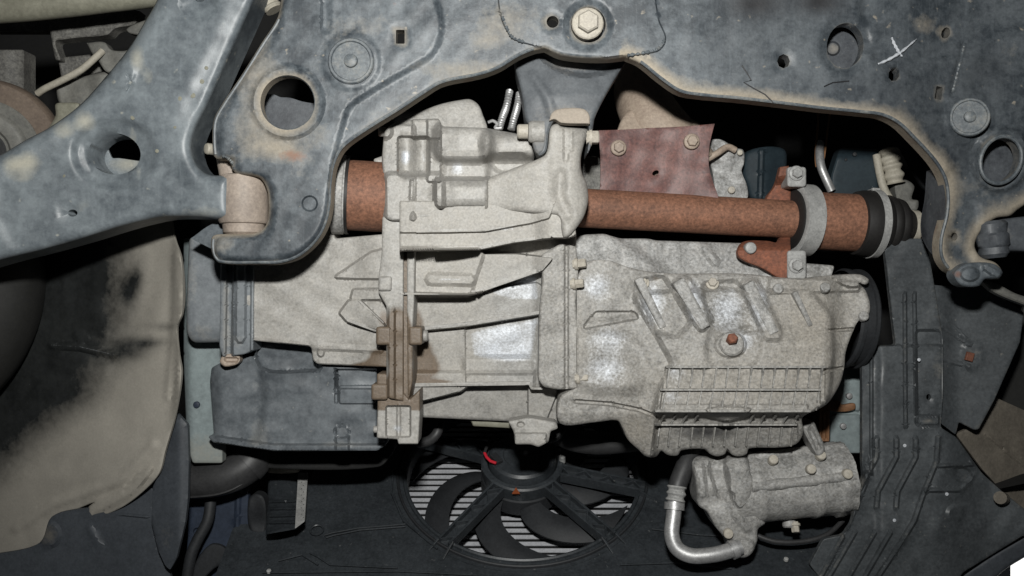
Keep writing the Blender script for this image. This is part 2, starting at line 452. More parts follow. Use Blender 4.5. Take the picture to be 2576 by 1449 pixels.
M['bushing'] = mk('bushing_sleeve', (.36, .30, .25), (.24, .20, .17), (.40, .35, .29), -.1, .6, .9, big=20, mid=70, speck=.15, bump=.2, streak=(3, 160, 160))
M['disc'] = mk('brake_disc_rust', (.17, .13, .10), (.11, .083, .065), (.26, .22, .175), -.24, .7, .85, big=20, mid=60, speck=.15)
M['discg'] = mk('brake_hub_grey', (.17, .167, .15), (.105, .104, .096), (.24, .225, .185), -.27, .6, .85, big=20, mid=60, speck=.12)
M['dustypipe'] = mk('dusty_pipe', (.24, .235, .185), (.16, .155, .12), (.33, .305, .235), -.16, .6, .9, big=12, mid=50, speck=.12, bump=.1)
M['exh'] = mk('exhaust_steel', (.36, .29, .23), (.25, .195, .155), (.40, .34, .27), -.15, .6, .85, big=18, mid=70, speck=.2, bump=.12)
M['beige'] = mk('beige_rubber', (.40, .37, .31), (.30, .28, .23), (.45, .41, .34), -.15, .65, .9, big=30, mid=90, speck=.12, bump=.1)
M['tyre'] = mk('tyre', (.018, .018, .017), (.012, .012, .011), (.07, .062, .045), -.36, .7, .9, big=14, mid=60, speck=.15, bump=.1)
M['red'] = mk('red_wire', (.60, .02, .04), (.5, .015, .03), dust=-.6, speck=.05)
M['orange'] = mk('orange_mark', (.30, .07, .02), (.2, .05, .015), dust=-.5, speck=.2)
M['chalk'] = mk('chalk', (.55, .57, .60), (.33, .35, .38), dust=-.6, rough=.9, speck=.4, mid=200, big=90)
M['ink'] = mk('ink', (.012, .012, .014), dust=-.6, rough=.6)
M['beltbrown'] = mk('belt_brown', (.21, .105, .05), (.14, .07, .035), dust=-.4, speck=.15)

# ================================================================== SETTING
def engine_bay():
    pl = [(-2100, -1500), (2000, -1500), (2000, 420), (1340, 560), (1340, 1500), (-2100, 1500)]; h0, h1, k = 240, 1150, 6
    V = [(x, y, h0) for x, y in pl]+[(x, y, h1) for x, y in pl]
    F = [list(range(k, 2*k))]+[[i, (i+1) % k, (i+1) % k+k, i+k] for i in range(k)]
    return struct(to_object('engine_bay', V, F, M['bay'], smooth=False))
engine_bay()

# ================================================================== SUBFRAME
sf = thing('subframe', 'large blue-grey painted steel subframe plate with round holes and dusty edges', 'subframe', (1470, 60, -150))
SUB = [(707, -60), (707, 0), (697, 47), (660, 105), (610, 185), (545, 285), (535, 320), (537, 390), (545, 400, 0), (582, 403, 0), (584, 425), (597, 438),
       (635, 442), (656, 450), (670, 472), (675, 497), (673, 555), (660, 577), (635, 588), (545, 590), (532, 600), (534, 640), (552, 662),
       (650, 665), (704, 664), (754, 647), (799, 607), (824, 560), (834, 510), (836, 465), (844, 415), (866, 373), (924, 330), (1004, 280), (1069, 237), (1114, 211),
       (1204, 192), (1254, 175), (1304, 145), (1344, 128), (1370, 123, 0), (1408, 141), (1468, 149), (1528, 150), (1574, 145, 0), (1608, 160), (1658, 200), (1708, 233), (1758, 243),
       (1858, 252), (1962, 264), (2061, 276), (2171, 287), (2216, 293), (2256, 312), (2296, 350), (2346, 405), (2371, 447), (2379, 490), (2376, 540), (2362, 600),
       (2363, 645), (2381, 677), (2406, 695), (2417, 718, 0), (2461, 719, 0), (2476, 702), (2512, 702), (2522, 686), (2506, 662), (2466, 645), (2452, 615), (2474, 572),
       (2506, 549), (2541, 543), (2561, 527), (2600, 505), (2680, 500, 0), (2680, -60, 0)]
SUBo = cr(SUB, 8)
def sub_base(X, Y):
    h = -150+70*sms((X-2180)/300)+np.maximum(0, Y-300)*.12*sms((X-2250)/60)
    return h
sub_holes = [ell(724, 258, 69, 69), rect(996, 75, 1018, 110, 3), ell(1390, 55, 15), ell(1480, 62, 44, 45), ell(2126, 115, 46, 57, 8), ell(1971, 154, 16, 18, 0, 8),
             ell(2249, 187, 14, 18, 20, 8), ell(2379, 83, 11, 15, 25, 10), fl_([(2356, 216), (2372, 220), (2368, 252), (2351, 248)], 3), ell(2518, 402, 47, 58, 25), ell(2401, 595, 8, 10, 0, 12)]
pocket = cr([(860, 300), (870, 270), (905, 240), (1029, 166), (1085, 128), (1105, 60), (1090, 0), (1080, -60, 0), (735, -60, 0), (722, 0), (712, 60), (690, 110), (640, 170), (575, 285), (560, 330), (562, 385, 0), (600, 400), (610, 430), (660, 440), (690, 470), (690, 560), (670, 600), (560, 605), (552, 640), (690, 645), (745, 630), (790, 590), (812, 540), (822, 460), (832, 400)])
cplate = cr([(1250, -60, 0), (1262, 40), (1285, 90), (1300, 100), (1370, 120), (1420, 138), (1500, 144), (1575, 138), (1650, 128), (1668, 112), (1672, 92), (1655, 50), (1640, -60, 0)])
rpock = cr([(2190, -60, 0), (2180, 30), (2200, 120), (2260, 170), (2330, 140), (2430, 110), (2530, 60), (2680, 40, 0), (2680, -60, 0)])
def sub_dust(X, Y, d):
    hole = np.where(d < 12, np.exp(-d/4)*.34, 0)
    d = pdist(X, Y, SUBo)
    e = hole+ np.exp(-d/10)*.4+np.where(X > 1560, np.exp(-(d/34)**2)*.7, 0)
    cen = .10*sms((1700-X)/300)
    return e+cen-.05+blob(X, Y, (640, 240, 40, 60, .25), (770, 190, 60, 40, .2), (800, 330, 40, 40, .2), (700, 380, 90, 30, .35), (930, 60, 90, 40, .16), (1000, 240, 90, 20, .2), (1240, 60, 60, 90, .28), (1330, 30, 60, 30, .2), (1180, 120, 60, 40, .18), (1420, 100, 60, 20, .12), (1570, 90, 70, 30, .16), (1760, 190, 120, 30, .16), (1980, 230, 140, 20, .15), (2090, 180, 50, 30, .12), (2200, 220, 60, 30, .16), (560, 620, 30, 30, .25), (700, 340, 60, 45, .35), (860, 110, 70, 60, .22), (660, 170, 60, 70, .25), (620, 330, 50, 60, .25), (760, 440, 60, 40, .2), (700, 620, 120, 40, .12), (1150, 175, 150, 25, .3),
        (950, 290, 100, 40, .14), (1300, 80, 60, 50, .2), (2330, 70, 45, 35, .4), (2300, 30, 70, 40, .25), (2400, 150, 60, 60, .24), (2440, 290, 70, 70, .18), (2480, 480, 80, 40, .3), (2500, 360, 60, 40, .25),
        (2380, 420, 60, 60, .3), (1050, 110, 50, 50, .1), (2440, 640, 60, 40, .12), (2300, 290, 60, 50, .2), (1650, 60, 40, 90, .18), (2540, 130, 40, 60, .3))
def sub_rust(X, Y, d):
    d = pdist(X, Y, SUBo)
    return blob(X, Y, (700, 335, 55, 25, .14), (760, 380, 50, 30, .22), (720, 400, 60, 30, .18), (880, 85, 35, 20, .2), (1150, 195, 60, 12, .3), (640, 330, 50, 60, .14), (980, 5, 40, 20, .2), (2440, 345, 30, 10, .2),
        (2460, 470, 60, 30, .1))+np.exp(-d/9)*.26*(X > 1560)
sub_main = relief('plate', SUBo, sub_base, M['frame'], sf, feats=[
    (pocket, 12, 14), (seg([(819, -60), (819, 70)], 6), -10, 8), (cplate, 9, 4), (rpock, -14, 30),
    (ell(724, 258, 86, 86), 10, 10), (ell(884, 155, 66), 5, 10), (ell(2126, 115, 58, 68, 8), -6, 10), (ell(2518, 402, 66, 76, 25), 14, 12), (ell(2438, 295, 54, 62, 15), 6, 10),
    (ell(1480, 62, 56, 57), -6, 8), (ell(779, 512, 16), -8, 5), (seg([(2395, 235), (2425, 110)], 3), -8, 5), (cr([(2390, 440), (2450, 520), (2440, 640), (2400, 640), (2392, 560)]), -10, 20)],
    holes=sub_holes, step=8, thick=34, rnd=13, hrnd=5, attrs={'dust': sub_dust, 'rust': sub_rust, 'soot_shade': lambda X, Y, d: .40*sms((X-1500)/400)+blob(X, Y, (1900, 10, 70, 35, .5), (2060, 5, 60, 30, .5), (1700, 60, 120, 60, .05), (2300, 250, 120, 120, .12), (2480, 180, 60, 60, .15), (2420, 380, 50, 60, .12))}, angle=50, wob=.5)  # right side painted darker for weaker flash and thinner dust; top smudges real
for x, y, rx, ry, rt, h in ((724, 258, 69, 69, 0, -160), (2518, 402, 47, 58, 25, -92)):
    R = [Q(*p, h) for p in ell(x, y, rx+3, ry+3, rt, 48)]; R.append(R[0])
    tube('hole_rim', R, 5, M['frame_disc'], sf, seg_=8, raw=True, cap=False)
d1 = bolt(884, 155, -166, 54, M['frame_disc'], sf, 'disc', name='weld_disc'); d2 = bolt(2438, 295, -104, 46, M['frame_disc'], sf, 'disc', name='weld_disc', axis=(-.25, 0, -1))
bolt(1478, 60, -140, 38, M['boltd'], sf, 'flange', name='frame_bolt', rot=.25, sz=.9)
lathe('bolt_cup', Q(1480, 62, -150), (0, 0, 1), [(0, 44), (46, 42), (46, 0)], M['frame_dark'], sf)
for p in ([(2206, 162), (2235, 150), (2268, 130), (2306, 98)], [(2243, 94), (2252, 115), (2262, 132), (2270, 143)]):
    hh = [float(sub_base(np.array([x], float), np.array([y], float))[0])+9 for x, y in p]
    tube('chalk_mark', [(x, y, h-2) for (x, y), h in zip(p, hh)], 5, M['chalk'], sf, seg_=6, rfun=lambda t: 1.2+2.4*math.sin(math.pi*min(1, .1+t*.9))+.9*math.sin(t*37))
for p in ([(1866, 165), (1880, 185), (1890, 202), (1871, 207), (1895, 222), (1925, 238), (1945, 258)], [(2073, 218), (2095, 208), (2136, 204)]):
    P2 = [Q(x, y, -151) for x, y in p]
    tube('scratch', P2, 1.6, M['ink'], sf, seg_=5, raw=True)
relief('inner_wall', cr([(2335, 430, 0), (2352, 425), (2375, 470), (2378, 540), (2364, 600), (2366, 640), (2350, 640), (2325, 600), (2320, 560), (2330, 500)]), lambda X, Y: -50+(2370-X)*2.2, M['frame_dark'], sf, step=9, thick=10, rnd=2,
       attrs={'dust': lambda X, Y, d: .1})
lathe('bushing', Q(2492, 556, -26), (.1, 1, 0), [(0, 30), (8, 37), (30, 34), (36, 38), (60, 37), (66, 33), (82, 36), (92, 28), (92, 0)], M['frame_dark'], sf, 40, lump=lambda t, th: 1+.05*math.sin(5*th+t*.1), attrs=None)
relief('end_lug', cr([(2400, 690), (2420, 668), (2450, 660), (2500, 664), (2522, 684), (2512, 700), (2478, 702), (2462, 720), (2418, 718)]), -84, M['frame'], sf, feats=[(ell(2440, 690, 20, 14), 8, 6), (seg([(2480, 672), (2510, 690)], 6), 8, 6)], step=7, thick=40, rnd=7, wob=3, attrs={'dust': lambda X, Y, d: .1+0*X, 'rust': lambda X, Y, d: blob(X, Y, (2410, 690, 14, 14, .3))})
relief('inner_plate', cr([(2060, 40), (2190, 40), (2190, 200), (2060, 200)]), -60, M['frame_dark'], sf, feats=[(ell(2095, 122, 14), 10, 5)], step=12, thick=4, rnd=2, attrs={'dust': lambda X, Y, d: blob(X, Y, (2095, 122, 20, 18, .5), (2120, 150, 40, 20, .2))-.05})
relief('inner_plate', cr([(2440, 330), (2600, 330), (2600, 480), (2440, 480)]), -10, M['frame_dark'], sf, step=14, thick=4, rnd=2)

for a, b in (((697, 47), (537, 390)), ((534, 600), (1344, 128)), ((1608, 160), (2381, 677))):
    ia = int(np.argmin(np.hypot(*(SUBo-np.array(a)).T))); ib = int(np.argmin(np.hypot(*(SUBo-np.array(b)).T)))
    if ia > ib: ia, ib = ib, ia
    LP = offs(SUBo, -6)[ia:ib+1]
    tube('edge_lip', [Q(x, y, sub_base(np.array([x]), np.array([y]))[0]+2) for x, y in LP], 4, M['frame_disc'], sf, seg_=7, raw=True)
for wp in ([(1578, 139), (1612, 134), (1645, 127), (1664, 115), (1671, 98)], [(1264, 42), (1276, 72), (1290, 94), (1320, 106)], [(560, 392), (574, 398), (586, 412), (592, 428)], [(2396, 232), (2404, 200), (2414, 160), (2424, 118)]):
    W_ = path([(x, y, surf(sub_main, x, y)+2) for x, y in wp], 14)
    tube('weld_bead', W_, 4, M['frame_disc'], sf, seg_=8, raw=True, rfun=lambda t: 3.4+1.3*math.sin(t*70)+.8*math.sin(t*23))
# panel behind the round hole of the subframe
tag(relief('baffle', cr([(640, 250, 0), (665, 238), (690, 238), (705, 244), (730, 246), (760, 255), (800, 262, 0), (800, 340, 0), (640, 340, 0)]), -40, M['frame_dark'], step=9, thick=6, rnd=2, attrs={'dust': lambda X, Y, d: .02}),
    'dark grey speckled panel showing through the big round subframe hole', 'baffle')

# ================================================================== CONTROL ARM
ca = thing('control_arm', 'blue-grey stamped steel suspension arm with oval hole, branching into two limbs', 'suspension arm', (613, 500, -120))
ARM = cr([(412, -60, 0), (395, 0), (367, 50), (325, 120), (260, 200), (200, 265), (125, 320), (65, 352), (0, 390), (-120, 440, 0), (-120, 690, 0), (0, 655), (100, 630), (200, 602), (300, 571), (380, 551), (425, 545), (500, 546),
          (548, 550), (580, 552, 0), (580, 440, 0), (540, 441), (514, 434), (492, 410), (482, 370), (492, 325), (525, 258), (575, 145), (620, 45), (640, 0), (668, -60, 0)], 8)
def arm_base(X, Y):
    # the right limb's edge rolls over towards the subframe
    return -150-sms((300-X)/500)*30+np.maximum(0, Y-300)*.02
arm = relief('body', ARM, arm_base, M['arm'], ca, feats=[
    (ell(288, 387, 88, 72, 5), -16, 26), (cr([(440, -60, 0), (430, 20), (380, 110), (320, 200), (330, 250), (420, 300), (450, 250), (500, 140), (560, 20), (570, -60, 0)]), 7, 50),
    (ell(500, 8, 42, 38), -7, 8), (ell(308, 185, 26, 34, 30), 6, 10), (seg([(322, 190), (330, 215), (322, 230)], 2), -5, 3),
    (cr([(10, 470), (120, 400), (190, 350), (240, 450), (360, 470), (420, 420), (460, 480), (420, 520), (300, 540), (60, 610)]), -6, 40)],
    holes=[ell(288, 387, 66, 52, 5), ell(183, 536, 12, 9), ell(503, -2, 12, 7)], step=9, thick=95, rnd=26, hrnd=10,
    attrs={'dust': lambda X, Y, d: blob(X, Y, (75, 410, 35, 30, .6), (30, 415, 30, 25, .5), (215, 305, 26, 26, .6), (160, 330, 30, 25, .45), (345, 150, 22, 35, .5), (375, 195, 22, 30, .4), (335, 330, 12, 40, .35), (130, 510, 20, 60, .2),
                (215, 510, 30, 40, .25), (500, 530, 90, 20, .3), (350, 440, 12, 40, .3), (55, 450, 40, 15, .3), (470, 50, 60, 20, .12), (250, 250, 20, 20, .2), (490, 240, 30, 30, .1))+np.exp(-d/16)*.10}, angle=60, wob=.8)
for x, y, r in ((467, 49, 5), (519, 171, 5), (508, 205, 6), (485, 240, 7), (452, 248, 6), (334, 296, 6), (395, 380, 5), (160, 442, 5), (440, 320, 4), (420, 105, 4)):
    bolt(x, y, surf(arm, x, y)+1, r*.9, M['dustypipe'], ca, 'round', name='mud_splash', sz=.3)
relief('upper_shell', cr([(200, 330, 0), (380, 330, 0), (380, 460, 0), (200, 460, 0)]), -30, M['arm'], ca, holes=[cr([(266, 325), (280, 395), (300, 398), (372, 405), (380, 390), (376, 340)])], step=9, thick=6, rnd=2,
       attrs={'dust': lambda X, Y, d: .15+blob(X, Y, (320, 412, 40, 20, .4))})
lathe('bushing', Q(613, 440, -88), (0, 1, 0), [(0, 40), (4, 56), (20, 59), (112, 59), (118, 56), (120, 50), (140, 48), (146, 40), (146, 0)], M['bushing'], ca, 40)
lathe('bushing_sleeve', Q(575, 392, -70), (.25, 1, 0), [(0, 30), (60, 34)], M['bushing'], ca)
bolt(528, 375, -80, 14, M['beige'], ca, 'round', axis=(-.7, 0, -.7), name='grease_nipple', sz=1.3)
relief('lower_ear', cr([(480, 600, 0), (530, 565), (560, 560), (600, 575), (640, 600, 0), (560, 640, 0)]), -60, M['frame'], sf, step=10, thick=10, rnd=2)

# right control arm stub seen past the subframe
tag(relief('control_arm', cr([(2505, 560), (2545, 548), (2640, 540, 0), (2640, 632, 0), (2560, 632), (2515, 625)]), -30, M['frame_dark'], step=10, thick=50, rnd=12, attrs={'dust': lambda X, Y, d: blob(X, Y, (2520, 590, 30, 40, .3))}),
    'short dark arm stub beside the hooked subframe end', 'suspension arm')
tag(relief('steering_link', cr([(2470, 705), (2510, 715), (2560, 740), (2640, 760, 0), (2640, 790, 0), (2570, 765), (2500, 735)]), 40, M['discg'], step=10, thick=20, rnd=8), 'thin grey link rod below the hooked subframe end', 'link rod')

# ================================================================== UPPER LEFT WHEEL SIDE
tag(tube('anti_roll_bar', [(-90, 30, 20), (60, 20, 20), (180, 8, 20), (280, -4, 20), (420, -20, 20)], 34, M['dustypipe'], seg_=20), 'beige dusty bar across the corner above the brake disc', 'bar')
bk = thing('brake_disc', 'rusty brown brake disc with grey hub behind the suspension arm', 'brake disc', (0, 330, 200))
ax = np.array([.15, .25, -1.0])
lathe('rim', Q(-10, 372, 150), ax, [(0, 178), (12, 180), (46, 180), (52, 176), (52, 128), (46, 120)], M['disc'], bk, 64)
lathe('hat', Q(-10, 372, 150), ax, [(30, 132), (54, 130), (60, 124), (60, 104), (70, 98), (74, 90), (74, 64), (66, 56), (66, 40)], M['discg'], bk, 64)
lathe('hub', Q(-10, 372, 150), ax, [(40, 52), (64, 52), (70, 46), (70, 0)], M['rubber'], bk, 40)
kn = thing('steering_knuckle', 'grey dusty steering knuckle bracket behind the brake hose', 'knuckle', (230, 150, 200))
relief('bracket', cr([(120, 45, 0), (230, 30), (320, 20, 0), (352, 28, 0), (340, 60), (290, 72), (270, 88), (200, 95), (160, 100), (140, 105), (152, 150), (140, 150), (130, 100)]), 170, M['cast_dark'], kn, step=9, thick=40, rnd=8, wob=5)
relief('bracket', cr([(146, 146, 0), (200, 140), (240, 140), (262, 178, 0), (200, 196), (156, 205, 0)]), 200, M['cast_dark'], kn, step=9, thick=30, rnd=6, wob=4)
relief('bracket', cr([(218, 108, 0), (262, 106), (280, 125), (310, 128), (330, 125), (300, 170), (270, 182), (245, 150), (232, 135)]), 130, M['discg'], kn, step=9, thick=30, rnd=6, wob=3)
relief('bracket', cr([(318, 74), (345, 58), (380, 50), (370, 85), (330, 85)]), 150, M['discg'], kn, step=9, thick=20, rnd=5)
relief('arm_plate', cr([(140, 208, 0), (200, 195), (270, 180), (330, 190), (260, 260), (190, 290), (150, 262)]), 150, M['discg'], kn, step=10, thick=40, rnd=10, wob=4, attrs={'dust': lambda X, Y, d: .1})
relief('arm_plate', cr([(140, 262), (165, 258), (200, 262), (180, 300), (120, 330), (140, 290)]), 80, M['dustypipe'], kn, step=10, thick=40, rnd=8)
lb = tag(tube('brake_hose', [(258, 128, 120), (240, 145, 110), (205, 175, 105), (160, 200, 105), (115, 222, 110), (95, 235, 120)], 9, M['beige'], seg_=12), 'thin pale brake hose curving behind the suspension arm', 'hose')
tag(relief('strut_tube', rect(-40, 125, 62, 235, 8), lambda X, Y: 240+((X-5)/45)**2*20, M['cast_dark'], step=9, thick=60, rnd=4), 'dark grey strut tube above the brake disc', 'strut')
tag(relief('arch_baffle', rect(-60, 45, 122, 80, 6), 290, M['cast_dark'], step=12, thick=30, rnd=4), 'dark grey flat panel under the beige bar', 'panel')
def bellows(name, label, pts, r0, r1, nr, mat, cat):
    return tag(tube(name, pts, r0, mat, seg_=24, n=nr*5, rfun=lambda t: r0+(r1-r0)*t+3.0*math.sin(t*nr*2*math.pi*(len(pts)-1)/1.0)), label, cat)
bellows('steering_boot', 'beige ribbed rubber boot between suspension arm and subframe', [(640, -40, -20), (668, -10, -20), (690, 26, -20)], 26, 22, 3, M['beige'], 'rubber boot')

# ================================================================== LEFT LINER AND TYRE
def lin_base(X, Y): return 90+np.maximum(0, 460-X)*.50+np.maximum(0, Y-1200)*.25-40*np.exp(-((X-455)/16)**2)
LIN = cr([(-120, 545, 0), (430, 540, 0), (440, 600), (456, 650), (463, 740), (458, 790), (446, 822), (450, 890), (457, 940), (441, 1045), (416, 1135), (401, 1190), (362, 1235), (300, 1280), (217, 1310), (214, 1304), (222, 1276), (236, 1264), (180, 1287),
          (132, 1306), (118, 1340), (92, 1374), (40, 1392), (0, 1402), (-120, 1420, 0)], 8)
def lin_dust(X, Y, d):
    # clean black plastic in the upper middle, pale road dust on the rest; the border runs diagonally
    xb = np.where(Y < 890, 300-(890-Y)*.02, 300-(Y-890)*1.05)
    b = sms((X-xb)/260+.42)
    return .28+.95*b+blob(X, Y, (330, 760, 40, 90, .1), (60, 1380, 160, 60, .2))-blob(X, Y, (420, 822, 40, 10, .4), (370, 862, 50, 14, .5), (330, 885, 50, 22, .35), (325, 740, 22, 40, .5), (345, 700, 16, 30, .4), (180, 1000, 90, 40, .2))
ll = thing('wheel_liner', 'curved black wheel arch liner coated with pale dust, black scuffed patch', 'wheel liner', (450, 800, 100))
relief('shell', LIN, lin_base, M['liner'], ll, feats=[(seg([(130, 868), (200, 872), (285, 892)], 5), 16, 8), (seg([(150, 905), (250, 930)], 14), 8, 22), (ell(205, 848, 18, 10, 20), 9, 6),
       (cr([(380, 1180), (330, 1240), (240, 1290), (225, 1300), (230, 1275), (310, 1235), (360, 1190)]), 14, 8), (ell(330, 700, 50, 120, 10), -14, 50), (seg([(440, 640), (436, 800), (430, 900), (420, 1000)], 3), 8, 7), (seg([(40, 1330), (130, 1270), (300, 1210), (385, 1120)], 4), 9, 12)], step=9, thick=10, rnd=5, attrs={'dust': lin_dust, 'bare': lambda X, Y, d: .42*sms(fsd(X, Y, seg([(130, 868), (200, 872), (285, 892)], 5))/4)+blob(X, Y, (215, 848, 18, 6, .3), (170, 985, 6, 14, .25), (125, 980, 5, 10, .25))}, angle=60, wob=.6)
tag(lathe('tyre', Q(-330, 700, 200), (.12, 0, -1), [(-120, 300), (-60, 425), (0, 460), (60, 462), (110, 440), (150, 380), (160, 330), (150, 300)], M['tyre'], None, 80), 'black tyre at the edge of the wheel arch liner', 'tyre')
relief_ll = relief('lower_shell', cr([(-120, 1400, 0), (0, 1392), (100, 1365), (130, 1300), (200, 1280), (300, 1270), (380, 1225), (385, 1300), (400, 1385), (425, 1432), (440, 1500, 0), (-120, 1500, 0)]), lambda X, Y: 190+np.maximum(0, 400-X)*.15, M['lowliner'],
       None, feats=[(seg([(310, 1294), (370, 1300)], 2), 5, 3), (ell(125, 1345, 22, 26), 10, 10), (seg([(225, 1330), (250, 1370)], 5), 4, 6)], step=12, thick=10, rnd=4,
       attrs={'dust': lambda X, Y, d: blob(X, Y, (120, 1345, 24, 30, .6), (220, 1350, 60, 20, .2), (40, 1420, 60, 40, .1))})
relief_ll.name = 'undertray'; tag(relief_ll, 'flat blue-black plastic panel below the dusty wheel liner', 'panel')
tag(relief('splash_strip', fl_([(446, 1040), (472, 1068), (475, 1160), (473, 1255), (466, 1315), (444, 1405), (428, 1434), (416, 1424), (398, 1385), (381, 1315), (384, 1225), (402, 1190), (418, 1135)], 4), lambda X, Y: 130+np.abs(X-452)*.35, M['lowliner'], step=10, thick=14, rnd=2,
       attrs={'dust': lambda X, Y, d: blob(X, Y, (420, 1350, 30, 50, .3), (430, 1200, 30, 100, .12))}), 'narrow dark plastic strip hanging between wheel liner and rubber elbow', 'panel')

# ================================================================== LEFT BODY RAIL, BOXES, COVER
rl = thing('body_rail', 'pale grey-green painted body rail with a small round plug', 'body rail', (510, 1000, 200))
relief('rail', fl_([(462, 600), (482, 600), (484, 860), (560, 860), (560, 1165), (485, 1165), (470, 1120), (462, 900)], 6), lambda X, Y: 170+np.where(X < 478, (478-X)*1.5, 0), M['body'], rl, step=9, thick=30, rnd=4,
       attrs={'dust': lambda X, Y, d: sms((Y-1060)/70)*.5-.05, 'rust': lambda X, Y, d: np.where(X < 474, .1, 0)})
bolt(495, 1018, 168, 9, M['navy'], rl, 'round', name='plug')
tag(relief('inner_rail', cr([(476, 1235, 0), (625, 1225, 0), (628, 1500, 0), (450, 1500, 0), (470, 1380)]), 330, M['navy'], step=12, thick=20, rnd=4, feats=[(seg([(600, 1230), (590, 1500)], 3), 8, 6), (ell(497, 1337, 8, 6), -10, 4)]), 'dark navy painted inner rail below the rubber elbow', 'body rail')
br = tag(tube('bracket_arm', [(530, 1260, 280), (522, 1310, 270), (496, 1360, 260), (480, 1400, 255), (470, 1460, 255)], 16, M['black'], seg_=10), 'curved black bracket arm in front of the navy rail', 'bracket')
tag(relief('hose_flap', cr([(486, 1430), (500, 1400), (530, 1370), (565, 1378), (572, 1410), (540, 1430), (510, 1460), (480, 1500), (470, 1470)]), 262, M['black'], step=10, thick=12, rnd=5), 'leaf-shaped black rubber flap in front of the navy rail', 'flap')
el = thing('rubber_elbow', 'fat black rubber elbow hose below the grey plastic cover', 'hose', (560, 1200, 230))
tube('hose', [(440, 1210, 260), (500, 1208, 240), (560, 1200, 230), (608, 1180, 235), (636, 1152, 250), (640, 1110, 280)], 50, M['rubber'], el, seg_=26)
R = path([(440, 1210, 260), (500, 1208, 240), (560, 1200, 230), (608, 1180, 235), (636, 1152, 250), (640, 1110, 280)])
tube('end_ring', R[-14:-9], 54, M['rubber'], el, seg_=26, raw=True)
tube('seam', [p+np.array([4, 38, -36]) for p in R[4:34]], 3, M['rubber'], el, seg_=6, raw=True)

bx = thing('plastic_box', 'smooth blue-grey plastic box with a ribbed column along its side', 'plastic box', (550, 750, 40))
relief('housing', fl_([(476, 596), (640, 596), (640, 860), (484, 862), (470, 840), (469, 780), (474, 640)], 14), lambda X, Y: 66+sms((Y-820)/50)*18, M['box'], bx, step=9, thick=90, rnd=12,
       attrs={'dust': lambda X, Y, d: np.exp(-d/14)*.25+blob(X, Y, (510, 830, 30, 20, .3), (490, 700, 12, 80, .2))-.04}, wob=1)
relief('ribbed_column', fl_([(556, 640), (640, 640), (640, 880), (612, 892), (560, 898), (552, 870)], 5), 48, M['box'], bx, feats=[(seg([(579, 630), (576, 900)], 5), -16, 5), (seg([(607, 630), (605, 850)], 9), 13, 7), (seg([(636, 630), (634, 880)], 2), 8, 4), (seg([(588, 630), (584, 890)], 1.5), 8, 3)], step=7, thick=70, rnd=4,
       attrs={'dust': lambda X, Y, d: blob(X, Y, (568, 800, 12, 200, .42), (600, 860, 20, 20, .35))-.06, 'rust': lambda X, Y, d: blob(X, Y, (575, 800, 6, 150, .12), (636, 760, 4, 120, .2))})
relief('clip', cr([(560, 895), (575, 890), (600, 890), (604, 905), (598, 915), (585, 920), (565, 922), (553, 910)]), 60, M['exh'], bx, step=6, thick=25, rnd=5, wob=4, feats=[(seg([(570, 905), (595, 905)], 3), -8, 4)])
cv = thing('plastic_cover', 'scuffed blue-grey plastic cover with stepped pockets beside the oily gearbox flange', 'cover', (740, 1000, 80))
COV = fl_([(532, 925), (556, 912), (600, 912), (604, 898), (640, 896), (650, 855), (790, 868), (800, 910), (948, 922), (948, 1085), (978, 1105), (970, 1120), (950, 1134), (690, 1135), (536, 1113), (523, 1098), (538, 1092), (528, 960)], 6)
relief('shell', COV, lambda X, Y: 88+sms((560-X)/40)*30, M['cover'], cv, feats=[(f, l*1.6, q*1.2) for f, l, q in [(cr([(648, 858, 0), (786, 872, 0), (800, 926, 0), (690, 930), (655, 915)]), -22, 8), (rect(848, 932, 948, 975, 3), -14, 4), (rect(856, 972, 940, 1014, 3), 5, 3), (seg([(846, 932), (846, 1010)], 2), -9, 3),
       (rect(848, 1075, 874, 1140, 3), 10, 6), (ell(860, 1085, 17, 14), -8, 5), (seg([(530, 1104), (690, 1127), (955, 1127)], 6), 14, 5), (cr([(530, 920), (636, 905), (636, 1100), (535, 1095)]), -10, 20)]],
       step=8, thick=60, rnd=6, attrs={'dust': lambda X, Y, d: blob(X, Y, (650, 1000, 30, 140, .32), (690, 1090, 60, 30, .2), (880, 1090, 60, 40, .26), (560, 975, 40, 14, .3), (600, 1110, 80, 14, .25), (820, 1120, 150, 10, .3), (890, 990, 50, 30, .1))-.05}, wob=1.5)
tag(relief('gap_shade', cr([(530, 1100, 0), (560, 1118), (690, 1140), (950, 1140), (985, 1112), (990, 1135), (950, 1175), (680, 1178), (600, 1160)]), 240, M['bay'], step=12, thick=60, rnd=4), 'black sheet standing in for the shaded gap under the blue-grey plastic cover', 'gap_shade')  # black sheet stands in for the shade in the gap below the cover

# ================================================================== GEARBOX
gb = thing('gearbox', 'dust-coated beige cast aluminium gearbox with ribs and oil-stained flange', 'gearbox', (1010, 980, -20))
BELL = fl_([(600, 560), (840, 560), (842, 600), (1010, 585), (1010, 925), (800, 916), (788, 908), (783, 872), (650, 858), (600, 858)], 7)
def bell_base(X, Y): return 50-sms((X-880)/80)*16+sms((Y-860)/14)*6
relief('bell_housing', BELL, bell_base, M['cast'], gb, feats=[
    (fl_([(856, 788), (878, 758), (905, 758), (966, 818), (966, 834), (872, 806)], 3), 16, 5),
    (fl_([(844, 697), (935, 636), (990, 622), (990, 700), (900, 699)], 3), 10, 5), (fl_([(890, 730), (990, 728), (990, 752), (884, 752)], 3), 12, 5), (ell(807, 886, 6, 9), 6, 4),
    (seg([(640, 858), (790, 872), (960, 880)], 3), 5, 6)], step=8, thick=90, rnd=5,
    attrs={'dust': lambda X, Y, d: .05+0*X, 'oil': lambda X, Y, d: blob(X, Y, (930, 925, 80, 18, .8), (960, 895, 40, 24, .7), (965, 800, 26, 40, .6))}, wob=2)
